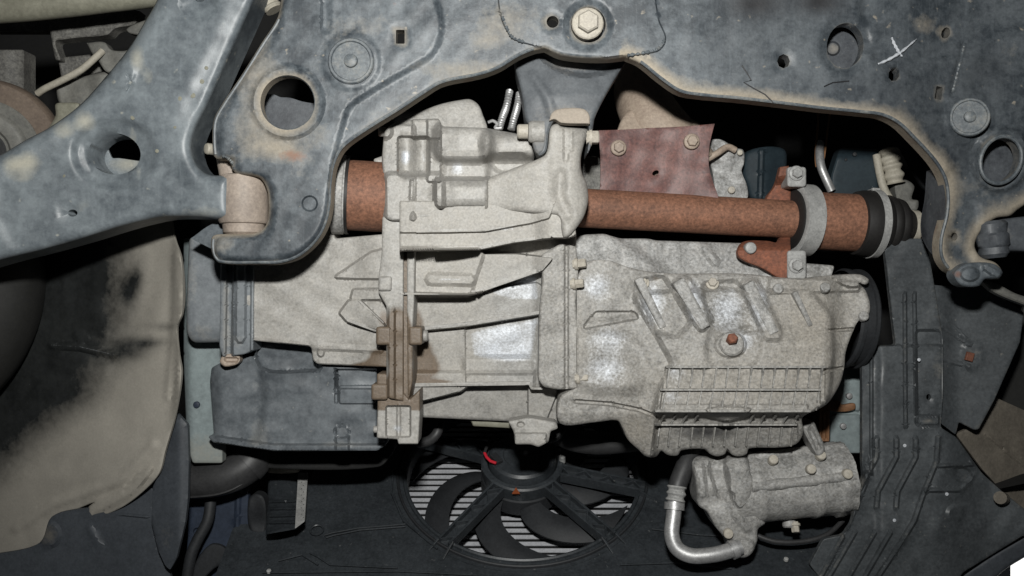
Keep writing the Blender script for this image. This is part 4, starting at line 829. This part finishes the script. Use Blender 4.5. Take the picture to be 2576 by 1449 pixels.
for i in range(13):
    x = 1672+i*28
    if not 1775 < x < 1885: long_fin([(x, 1046), (x-7, 1056), (x-13, 1066)], 3.5, 6)
    long_fin([(x-14, 1074), (x-17, 1096), (x-20, 1122)], 4.2, 7)
for y0, y1, xa, xb in ((920, 926, 1676, 2078), (978, 983, 1660, 2066), (1030, 1037, 1648, 2040), (1066, 1071, 1648, 2006)):
    relief('ledge', rect(xa, y0, xb, y1, 2), lambda X, Y: np.array([surf(pan, x, y0-6) for x in X])-5 if len(X) < 400 else 0*X, M['cast_fin'], op, step=14, thick=18, rnd=1.5)
for a, b, w in (((1706, 706), (1776, 824), 32), ((1882, 712), (1948, 838), 30), ((1606, 700), (1668, 824), 22), ((2000, 735), (2040, 820), 14)):
    d = np.array(b, float)-a; L = np.linalg.norm(d); n = np.array([-d[1], d[0]])/L*w/2
    P4 = [np.array(a)+n, np.array(b)+n*.8, np.array(b)-n*.8, np.array(a)-n]
    h0, h1 = surf(pan, *a)-20, surf(pan, *b)-4
    relief('rib', fl_(P4, 3), lambda X, Y, a=a, d=d, L=L, h0=h0, h1=h1: h0+(h1-h0)*np.clip(((X-a[0])*d[0]+(Y-a[1])*d[1])/L/L, 0, 1), M['cast_rough'], op, step=6, thick=40, rnd=2.5, attrs={'bare': lambda X, Y, d: .2+0*X})
for x, y, hh in ((1617, 712, 0), (1792, 713, 0), (1957, 727, 0), (2075, 724, 0), (2172, 796, 0)):
    bolt(x, y, surf(pan, x, y)-1, 17 if x < 1900 else 13, M['boltd'] if x < 1900 else M['cast_rough'], op, 'flange' if x < 1900 else 'round', axis=(-.1, -.35, -1))
dp = lathe('drain_plug', Q(1840, 866, surf(pan, 1838, 866)-2), (-.05, -.35, -1), [(-10, 31), (4, 31), (9, 27), (9, 0)], M['cast_fin'], op, 28)
lathe('plug_head', Q(1839, 857, surf(pan, 1838, 866)-6), (-.05, -.35, -1), [(0, 14), (22, 14), (26, 11), (26, 0)], M['brackrust'], dp, 6, angle=20)
tag(lathe('crank_pulley', Q(2110, 800, 200), (1, .05, .1), [(0, 130), (6, 136), (16, 136), (18, 130), (40, 130), (42, 136), (50, 136), (56, 130), (56, 0)], M['black'], None, 64), 'black crankshaft pulley edge beside the oil pan', 'pulley')

# ================================================================== RIGHT REAR GAP
rr = thing('body_rail', 'pale blue body rail with bright bolts in the gap beside the oil pan', 'body rail', (2130, 1000, 330))
relief('rail', fl_([(2090, 985), (2130, 890), (2150, 880), (2164, 880), (2164, 1140), (2088, 1140)], 4), 330, M['body'], rr, step=10, thick=30, rnd=4, feats=[(seg([(2090, 1038), (2160, 1038)], 3), -8, 4)])
for x, y in ((2136, 996), (2121, 1072)): bolt(x, y, 324, 9, M['steel'], rr, 'round')
tag(relief('rusty_bracket', cr([(2088, 1010), (2110, 1008), (2118, 1018), (2150, 1015), (2150, 1030), (2110, 1036), (2085, 1030)]), 310, M['beltbrown'], step=7, thick=12, rnd=3), 'small rusty brown bracket on the pale blue rail', 'bracket')
tag(relief('drive_belt', fl_([(2064, 1010), (2088, 1000), (2086, 1110), (2060, 1110)], 2), 290, M['beltbrown'], step=9, thick=10, rnd=1, feats=[(seg([(2070, 1000), (2068, 1110)], 1), -4, 2), (seg([(2080, 1000), (2078, 1110)], 1), -4, 2)]), 'brown ribbed drive belt between oil pan and pale rail', 'belt')

# ================================================================== COMPRESSOR
cp = thing('compressor', 'dusty grey cylindrical air conditioning compressor hanging below the oil pan', 'compressor', (1950, 1310, 120))
ca0 = Q(1850, 1232, 190); ca1 = Q(2140, 1200, 205); cax = ca1-ca0; cl = np.linalg.norm(cax)
lathe('cylinder', ca0, cax, [(-30, 84), (0, 92), (cl*.1, 93), (cl*.12, 97), (cl*.17, 97), (cl*.19, 93), (cl*.3, 93), (cl*.45, 94), (cl*.60, 94), (cl*.62, 98), (cl*.66, 98), (cl*.68, 95), (cl*.8, 96), (cl*.82, 101), (cl*.88, 101), (cl*.9, 97), (cl*.95, 98), (cl*.955, 70), (cl*.99, 60), (cl, 0)], M['cast_rough'], cp, 72, lump=lambda t, th: 1+.02*math.sin(9*th)*(t > cl*.8)+.014*math.sin(23*th+t)*(t > cl*.9)+.008*math.sin(4*th+t*.05)+.006*math.sin(11*th+t*.03), angle=40)
relief('front_head', cr([(1738, 1158), (1752, 1148), (1800, 1155), (1850, 1150), (1880, 1150), (1888, 1190), (1902, 1215), (1898, 1260), (1912, 1300), (1925, 1316), (1907, 1332), (1905, 1362), (1890, 1394), (1868, 1404), (1846, 1396), (1838, 1374), (1822, 1352), (1800, 1326), (1778, 1288), (1756, 1270), (1748, 1210)]), lambda X, Y: 116+np.maximum(0, 1180-Y)*.7+((X-1830)/70)**2*10, M['cast_rough'], cp,
       feats=[(cr([(1830, 1160), (1872, 1155), (1892, 1210), (1880, 1260), (1860, 1275), (1840, 1230)]), 14, 8), (cr([(1790, 1165), (1815, 1162), (1830, 1220), (1815, 1250), (1800, 1215)]), -12, 8), (seg([(1756, 1170), (1766, 1240)], 8), 8, 8), (ell(1870, 1380, 26, 22), 10, 6), (ell(1835, 1250, 10), -8, 5), (seg([(1850, 1290), (1880, 1330)], 5), 8, 8)],
       step=7, thick=90, rnd=12, wob=3.5)
def cyl_bolt(x, y, r=13):
    d = y-(1232-(x-1850)*.11); hh = 195-math.sqrt(max(0, 96**2-d**2))
    bolt(x, y, hh, r, M['boltd'], cp, 'round', axis=(0, d/96*.8, -1), sz=1.2)
for x, y in ((1945, 1157), (2065, 1146), (2040, 1180), (2132, 1192)): cyl_bolt(x, y)
bolt(1832, 1342, 106, 13, M['boltd'], cp, 'round')
_a, _u, _v = frame(cax)
for th, r_ in ((-150, 15), (-95, 13), (-45, 15), (15, 14), (75, 14)):
    e = _u*math.cos(math.radians(th))+_v*math.sin(math.radians(th))
    tube('bolt_ridge', [ca0+_a*(cl*k)+e*(91-4*abs(k-.4)) for k in np.linspace(.06, .93, 12)], r_, M['cast_rough'], cp, seg_=12, raw=True, rfun=lambda t, r_=r_: r_*(1-.12*math.sin(t*19)))
relief('mounting_ear', cr([(2020, 1075), (2045, 1060), (2056, 1080), (2075, 1130), (2060, 1150), (2040, 1120)]), 110, M['cast_rough'], cp, step=8, thick=60, rnd=8, feats=[(seg([(2040, 1085), (2060, 1130)], 3), -6, 4)])
bolt(2000, 1322, 180, 16, M['boltd'], cp, 'hex', axis=(0, 1, -.5), sz=1.4); bolt(1985, 1318, 190, 18, M['cast_rough'], cp, 'round', axis=(0, 1, -.3))
ap = thing('refrigerant_pipe', 'bent bare aluminium pipe curling from black hose into the compressor', 'pipe', (1760, 1400, 90))
tube('pipe', [(1698, 1262, 130), (1694, 1300, 120), (1690, 1345, 108), (1704, 1380, 98), (1740, 1398, 90), (1790, 1396, 88), (1826, 1388, 92), (1862, 1376, 100)], 20, M['steel'], ap, seg_=24)
tube('collar', [(1697, 1264, 130), (1696, 1282, 126)], 27, M['steel'], ap, seg_=24, n=3)
tube('ferrule', [(1703, 1222, 140), (1701, 1242, 136), (1698, 1262, 131)], 25, M['zinc'], ap, seg_=24, n=12, rfun=lambda t: 24+2.5*math.sin(t*16))
tube('hose', [(1745, 1120, 200), (1726, 1165, 165), (1708, 1210, 145), (1703, 1226, 140)], 25, M['rubber'], ap, seg_=22)
tube('end_collar', [(1838, 1385, 95), (1852, 1379, 98)], 25, M['steel'], ap, seg_=22, n=3)

# ================================================================== FAN, SHROUD, RADIATOR
TILT = math.radians(57)
FO = Q(1314, 1184, 520)                       # centre of the fan opening
VX = np.array([1.0, 0, 0]); VV = np.array([0, math.cos(TILT), -math.sin(TILT)]); VN = np.array([0, -math.sin(TILT), -math.cos(TILT)])
def F3(u, v, n=0): return FO+VX*u+VV*v+VN*n
def onplane(px, py, n=0):
    c = np.array([0, 0, -DIST]); r = Q(px, py, 0)-c; o = FO+VN*n
    t = ((o-c)@VN)/(r@VN); p = c+r*t-o; return float(p@VX), float(p@VV)
RF = 352
fs = thing('fan_shroud', 'black plastic radiator fan shroud with ring, latticed struts and motor hub', 'fan shroud', (1300, 1420, 120))
def plane_plate(name, outer, hole, n, th, mat, parent):
    loops = [np.array(outer, float)]+([np.array(hole, float)] if hole is not None else [])
    pts = np.concatenate(loops); ed = []; s = 0
    for L in loops:
        k = len(L); ed += [(s+i, s+(i+1) % k) for i in range(k)]; s += k
    vo, eo, fo, _, _, _ = delaunay_2d_cdt([Vector(p) for p in pts], ed, [], 0, 1e-4)
    V = np.array([(v.x, v.y) for v in vo]); F = np.array([f for f in fo]); c = V[F].mean(1)
    ok = inside(c[:, 0], c[:, 1], loops[0])
    for L in loops[1:]: ok &= ~inside(c[:, 0], c[:, 1], L)
    F = F[ok]; nV = len(V)
    V3 = [F3(u, v, n) for u, v in V]+[F3(u, v, n-th) for u, v in V]
    fc = [list(f) for f in F]+[[x+nV for x in f[::-1]] for f in F]
    cnt = {}
    for f in F:
        for i in range(3):
            e = (f[i], f[(i+1) % 3]); k = (min(e), max(e)); cnt[k] = None if k in cnt else e
    for e in cnt.values():
        if e: fc.append([e[1], e[0], e[0]+nV, e[1]+nV])
    o = to_object(name, V3, fc, mat, parent, angle=30)
    bm = bmesh.new(); bm.from_mesh(o.data); bmesh.ops.recalc_face_normals(bm, faces=bm.faces); bm.to_mesh(o.data); bm.free()
    return o
circ = lambda r, n=72: [(r*math.cos(2*math.pi*k/n), r*math.sin(2*math.pi*k/n)) for k in range(n)]
uL = onplane(690, 1330)[0]
plane_plate('panel', [(-760, -300), (-640, -330), (-560, -340), (880, -340), (980, 100), (960, 560), (-840, 560), (-830, 240), (-700, 100), (-640, 20), (-640, -220)], circ(RF+10), 6, 10, M['shroud'], fs)
lathe('ring', F3(0, 0), VN, [(-60, RF), (4, RF), (14, RF+2), (17, RF+7), (14, RF+12), (8, RF+14), (8, RF+44), (-2, RF+46)], M['shroud'], fs, 96, angle=30)
lathe('ring_lip', F3(0, 0), VN, [(6, RF+24), (15, RF+26), (17, RF+29), (15, RF+32), (6, RF+34)], M['black'], fs, 96)
# struts from motor ring to shroud ring
for px, py in ((1126, 1350), (1535, 1345), (1622, 1222), (1108, 1110)):
    u, v = onplane(px, py, 30); L = math.hypot(u, v); du, dv = u/L, v/L; pu, pv = -dv, du
    r0, r1 = 118, RF+24
    bl = []
    for s in (-1, 1): bl.append(beam(F3(du*r0+pu*19*s, dv*r0+pv*19*s, 38), F3(du*r1+pu*17*s, dv*r1+pv*17*s, 30), 7, 34, VN))
    k = 7
    for i in range(k):
        a = r0+(r1-r0)*i/k; b = r0+(r1-r0)*(i+1)/k; s = 1 if i % 2 else -1
        bl.append(beam(F3(du*a+pu*17*s, dv*a+pv*17*s, 34-8*i/k), F3(du*b-pu*17*s, dv*b-pv*17*s, 33-8*i/k), 4, 20, VN))
    bl.append(beam(F3(du*r0, dv*r0, 20), F3(du*r1, dv*r1, 14), 40, 4, VN))
    boxes('strut', bl, M['shroud'], fs, 1)
    bl = [beam(F3(du*(RF+10)+pu*20*s, dv*(RF+10)+pv*20*s, 28), F3(du*(RF+62)+pu*26*s, dv*(RF+62)+pv*26*s, 8), 6, 30, VN) for s in (-1, 1)]
    boxes('strut_foot', bl, M['shroud'], fs, 1)
# embossed lines on the panel
def fpath(pts, n): return [F3(*onplane(x, y, n), n) for x, y in pts]
for p in ([(815, 1346), (835, 1340), (900, 1328), (1020, 1318)], [(820, 1352), (840, 1346), (905, 1333), (1020, 1324)], [(780, 1390), (800, 1400), (830, 1420), (1000, 1428)], [(700, 1410), (760, 1395), (800, 1420)], [(1640, 1330), (1760, 1345), (1900, 1352)], [(1560, 1420), (1700, 1415), (1840, 1430)], [(660, 1440), (1000, 1436), (1200, 1446)], [(990, 1180), (985, 1240), (1015, 1310), (1100, 1380)]):
    tube('moulded_line', fpath(p, 14), 3, M['shroud'], fs, seg_=6, raw=True)
tube('moulded_ring', [F3(onplane(797, 1333, 14)[0]+18*math.cos(a), onplane(797, 1333, 14)[1]+18*math.sin(a), 14) for a in np.linspace(0, 2*math.pi, 24)], 3, M['shroud'], fs, seg_=6, raw=True)
for x, y in ((676, 1435), (1978, 1405)):
    uu, vv = onplane(x, y, 18); o = lathe('clip', F3(uu, vv, 12), VN, [(0, 7), (6, 6), (8, 0)], M['zinc'], fs, 12)
# motor
lathe('motor_ring', F3(0, 0, -20), VN, [(0, 122), (30, 126), (58, 126), (62, 120), (62, 108), (40, 104)], M['shroud'], fs, 56, angle=30)
mo = lathe('motor', F3(0, 0, 5), VN, [(0, 104), (46, 104), (58, 100), (64, 92), (64, 60), (60, 56), (60, 0)], M['shroud'], fs, 56, angle=30)
uu, vv = onplane(1323, 1141, 67); lathe('shaft_end', F3(uu, vv, 67), VN, [(-4, 9), (5, 8), (8, 5), (8, 0)], M['steel'], mo, 16)
uu, vv = onplane(1414, 1151, 50); lathe('screw', F3(uu, vv, 44), VN, [(-10, 11), (10, 10), (14, 6), (14, 0)], M['zinc'], mo, 14)
boxes('connector', [beam(F3(*onplane(1240, 1140, 80), 80), F3(*onplane(1258, 1160, 80), 80), 22, 26, VN)], M['black'], mo, 2)
tube('red_wire', fpath([(1219, 1139), (1224, 1150), (1234, 1160), (1248, 1165)], 84), 4.5, M['red'], mo, seg_=8, raw=True)
tube('wire', fpath([(1246, 1092), (1232, 1110), (1222, 1130), (1219, 1140)], 84), 5, M['rubber'], mo, seg_=8, raw=True)
tri = fpath([(1298, 1226), (1308, 1241), (1288, 1241)], 46)
to_object('warning_mark', tri+[p-VN*3 for p in tri], [[0, 1, 2], [0, 3, 4, 1], [1, 4, 5, 2], [2, 5, 3, 0]], M['orange'], mo, smooth=False)
# rotor
fa = thing('fan_rotor', 'black cooling fan with sickle-shaped blades inside the shroud ring', 'fan', (1314, 1260, 340))
lathe('hub', F3(0, 0, -60), VN, [(0, 128), (52, 128), (60, 122), (60, 0)], M['black'], fa, 48, angle=30)
def blade(th0):
    V = []; F = []; NR, NW = 14, 8
    for i in range(NR+1):
        s = i/NR; r = 120+(RF-16-120)*s
        mid = th0-math.radians(46)*s**1.5; wd = math.radians(28-3*s)
        for j in range(NW+1):
            q = j/NW-.5; th = mid+wd*q
            n = -28-q*24*(1-.35*s)+8*math.cos(q*math.pi)
            V.append(F3(r*math.cos(th), r*math.sin(th), n))
    nV = len(V); V += [p-VN*5 for p in V]
    for i in range(NR):
        for j in range(NW):
            a = i*(NW+1)+j; F.append([a, a+1, a+NW+2, a+NW+1]); F.append([nV+a, nV+a+NW+1, nV+a+NW+2, nV+a+1])
    for i in range(NR):
        for j in (0, NW): a = i*(NW+1)+j; F.append([a, a+NW+1, nV+a+NW+1, nV+a])
    for j in range(NW): a = NR*(NW+1)+j; F.append([a, a+1, nV+a+1, nV+a])
    o = to_object('blade', V, F, M['black'], fa, angle=40)
    bm = bmesh.new(); bm.from_mesh(o.data); bmesh.ops.recalc_face_normals(bm, faces=bm.faces); bm.to_mesh(o.data); bm.free()
for k in range(7): blade(math.radians(183+360/7*k))
# radiator
ra = thing('radiator', 'silver aluminium radiator core with fine horizontal fins behind the fan', 'radiator', (1314, 1300, 420))
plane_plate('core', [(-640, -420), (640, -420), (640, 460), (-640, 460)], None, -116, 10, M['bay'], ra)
fin = bmesh.new()
for c in beam(F3(-630, 0, 0)-FO, F3(630, 0, 0)-FO, 14, 3, VN): fin.verts.new(Vector(c)*U)
fin.verts.ensure_lookup_table()
for f in ((0, 1, 2, 3), (7, 6, 5, 4), (0, 4, 5, 1), (1, 5, 6, 2), (2, 6, 7, 3), (3, 7, 4, 0)): fin.faces.new([fin.verts[i] for i in f])
bmesh.ops.recalc_face_normals(fin, faces=fin.faces)
fme = bpy.data.meshes.new('fin'); fin.to_mesh(fme); fin.free(); fme.materials.append(M['alu'])
v = -400
while v < 440:
    o = bpy.data.objects.new('fin', fme); COL.objects.link(o); o.location = W(F3(random.uniform(-1, 1), v+random.uniform(-1, 1), -100+random.uniform(-1, 1))); attach(o, ra); v += 25
# left end of the radiator: tank and perforated strip
rt = thing('radiator_tank', 'black ribbed radiator end tank with perforated silver strip under the plastic cover', 'radiator tank', (720, 1260, 250))
relief('tank', fl_([(676, 1186), (748, 1186), (752, 1330), (668, 1345)], 5), lambda X, Y: 440-(Y-1190)*1.75+((X-712)/40)**2*24, M['shroud'], rt, feats=[(seg([(672, y), (752, y-2)], 2), 14, 3) for y in (1262, 1280, 1298, 1315)], step=6, thick=60, rnd=6)
relief('tank_rim', cr([(674, 1178), (748, 1176), (750, 1188), (676, 1190)]), 425, M['beige'], rt, step=8, thick=30, rnd=4)
hl = [rect(757+(i % 2)*5, 1196+i*8, 760+(i % 2)*5, 1200+i*8, 1) for i in range(14)]
relief('strip', fl_([(750, 1190), (774, 1190), (766, 1312), (742, 1330)], 2), lambda X, Y: 425-(Y-1190)*1.75, M['zinc'], rt, holes=hl, step=8, thick=6, rnd=0, hrnd=0)
tag(relief('latch_block', cr([(624, 1260), (640, 1242), (662, 1250), (670, 1290), (664, 1340), (630, 1335)]), 300, M['black'], step=6, thick=40, rnd=7, wob=9), 'glossy crumpled black clip block beside the radiator tank', 'clip')
# hoses above the fan
tag(tube('radiator_hose', [(1385, 1050, 420), (1408, 1088, 390), (1450, 1108, 370), (1520, 1114, 365), (1600, 1106, 380), (1700, 1096, 430)], 34, M['rubber'], seg_=22), 'thick black radiator hose passing above the fan motor', 'hose')
tag(tube('vent_hose', [(1050, 1115, 330), (1080, 1108, 320), (1100, 1088, 320), (1106, 1060, 340)], 14, M['rubber'], seg_=14), 'thin black hose curl beside the gearbox lug', 'hose')
tag(tube('vent_hose', [(1376, 1108, 300), (1400, 1100, 300), (1415, 1082, 310), (1418, 1060, 320)], 10, M['rubber'], seg_=14), 'thin black hose curl next to the thick radiator hose', 'hose')
tag(tube('wiring_loop', [(1900, 1345, 200), (1950, 1362, 190), (2020, 1362, 190), (2080, 1345, 200), (2120, 1310, 230)], 7, M['rubber'], seg_=10), 'thin black wiring loop below the compressor', 'cable')

# ================================================================== RIGHT SPLASH SHIELD
ss = thing('splash_shield', 'black plastic splash shield with raised ribs and an angled lower tail', 'splash shield', (2270, 1000, 150))
SPL = fl_([(2222, 600), (2330, 600), (2352, 725), (2372, 850), (2372, 1000), (2366, 1075), (2406, 1100), (2470, 1190), (2521, 1236), (2640, 1330), (2640, 1335), (2576, 1346), (2421, 1441), (2380, 1520), (2040, 1520), (2062, 1452), (2036, 1420), (2071, 1356), (2121, 1346), (2141, 1316), (2171, 1200), (2168, 1165), (2168, 905), (2191, 870), (2253, 868), (2240, 760)], 8)
def spl_base(X, Y): return 150+sms((X-2350)/150)*60+np.maximum(0, Y-1330)*.2-sms((X-2200)/20)*14*(Y > 870)
sr = []
for x in (2205, 2255, 2304, 2360):
    sr.append((seg([(x, 1106), (x, 1150), (x-46, 1236), (x-50, 1276)] if x < 2350 else [(x, 1100), (x-4, 1160), (x-40, 1250), (x-60, 1310), (x-90, 1360), (x-150, 1449)], 3.5), 7, 5))
for x, y in ((2150, 1340), (2200, 1340), (2240, 1340)): sr.append((seg([(x, y), (x-70, 1460)], 3), 6, 5))
sr += [(seg([(2120, 1350), (2060, 1460)], 3), 6, 5), (seg([(2276, 740), (2278, 1070)], 2.5), 6, 4), (seg([(2300, 740), (2305, 1060)], 2.5), 6, 4), (seg([(2180, 1150), (2180, 1210), (2130, 1330)], 3), 6, 5),
       (rect(2308, 835, 2364, 1068, 8), -8, 8), (rect(2310, 1048, 2360, 1066, 4), 8, 6), (ell(2422, 1195, 20, 15, 20), -7, 6), (seg([(2360, 1172), (2445, 1168)], 2), 6, 5), (seg([(2330, 1233), (2420, 1232), (2450, 1195)], 2), 6, 6), (ell(2404, 1292, 16, 16), 5, 10), (seg([(2192, 870), (2192, 1190)], 2), 6, 4)]
relief('shield_panel', SPL, spl_base, M['splash'], ss, feats=[(f, l*1.7, q) for f, l, q in sr], holes=[ell(2336, 999, 6, 8, 0, 12)], step=8, thick=14, rnd=4, wob=2,
       attrs={'dust': lambda X, Y, d: np.exp(-d/8)*.22+blob(X, Y, (2335, 1058, 26, 8, .4), (2355, 930, 14, 60, .2), (2330, 800, 30, 30, .12), (2420, 1200, 30, 20, .2), (2300, 700, 40, 60, .1))+.2*np.max([np.exp(-np.maximum(0, -fsd(X, Y, f[0]))/5) for f in sr[:9]], 0)})
for x, y in ((2276, 1121), (2250, 1309), (2382, 1243), (2312, 905)): bolt(x, y, spl_base(np.array([x]), np.array([y]))[0]-3, 4.5, M['chalk'], ss, 'round', name='mud_splash', sz=.4)
ws = thing('wing_panel', 'triangular black plastic side panel with a rusty clip and notch', 'panel', (2450, 900, 230))
relief('panel', fl_([(2345, 716), (2400, 722), (2476, 722), (2576, 786), (2566, 860), (2502, 1005), (2462, 1080), (2452, 1082), (2412, 1062), (2404, 1094), (2360, 1060), (2366, 850)], 5), lambda X, Y: 170+sms((X-2350)/60)*30-np.maximum(0, X-2400)*.1, M['splash'], ws, feats=[(seg([(2370, 822), (2440, 868)], 2), 6, 5), (seg([(2372, 905), (2440, 922)], 2), 6, 5), (cr([(2425, 878), (2450, 862), (2470, 880), (2462, 920), (2440, 930)]), 6, 8), (seg([(2362, 780), (2430, 850)], 1.5), 3, 3)], step=9, thick=12, rnd=4,
       attrs={'dust': lambda X, Y, d: np.exp(-d/10)*.2+blob(X, Y, (2450, 895, 22, 26, .3))})
boxes('rusty_clip', [beam(Q(2432, 895, 178), Q(2450, 900, 178), 24, 10)], M['brackrust'], ws, 2)
tag(relief('arch_liner', fl_([(2440, 1075), (2505, 1000), (2640, 1060), (2640, 1340), (2530, 1245), (2470, 1180), (2404, 1092)], 5), lambda X, Y: 260+(X-2440)*.5, M['tan'], step=10, thick=10, rnd=3, wob=3, feats=[(seg([(2480, 1090), (2600, 1190)], 2), 6, 5)]), 'tan dusty wheel arch surface behind the notched side panel', 'wheel liner')
tag(relief('tyre', fl_([(2500, 1010), (2576, 770), (2680, 770), (2680, 1090), (2560, 1045)], 5), 420, M['tyre'], step=14, thick=10, rnd=3), 'flat dark sheet standing in for the shaded wheel arch beyond the side panel', 'tyre')  # flat dark sheet put in for the shade inside the wheel arch
tag(tube('shield_bolt', [(2516, 1252, 160), (2524, 1254, 185)], 17, M['tan'], seg_=14, n=2), 'tan dusty push clip at the splash shield edge', 'clip')
tag(relief('bumper', cr([(2390, 1460, 0), (2424, 1442), (2500, 1394), (2576, 1348), (2640, 1310, 0), (2640, 1362, 0), (2576, 1403), (2540, 1425), (2510, 1449), (2470, 1490), (2420, 1520, 0)]), 235, M['lowliner'], step=10, thick=60, rnd=10), 'dark bumper lip curving round the splash shield corner', 'bumper')
tag(relief('front_panel', fl_([(1900, 1400), (2080, 1400), (2080, 1520), (1900, 1520)], 5), 330, M['black'], step=12, thick=30, rnd=4, wob=8), 'black front panel below the compressor', 'panel')

# ------------------------------------------------------------------ glowing panel added as the bright white background past the bumper
wl = boxes('bright_backdrop', [[np.array(p, float) for p in ((2300, 1200, 1900), (4200, 1200, 1900), (4200, 3400, 1900), (2300, 3400, 1900), (2300, 1200, 1940), (4200, 1200, 1940), (4200, 3400, 1940), (2300, 3400, 1940))]], M['chalk'], None, 4)
lm = bpy.data.materials.new('backdrop_glow'); lm.use_nodes = True
b = lm.node_tree.nodes['Principled BSDF']; b.inputs['Base Color'].default_value = (.8, .8, .8, 1); b.inputs['Emission Color'].default_value = (1, 1, .97, 1); b.inputs['Emission Strength'].default_value = 1.3
wl.data.materials[0] = lm
tag(wl, 'glowing white panel added as the bright workshop background beyond the bumper corner', 'backdrop')
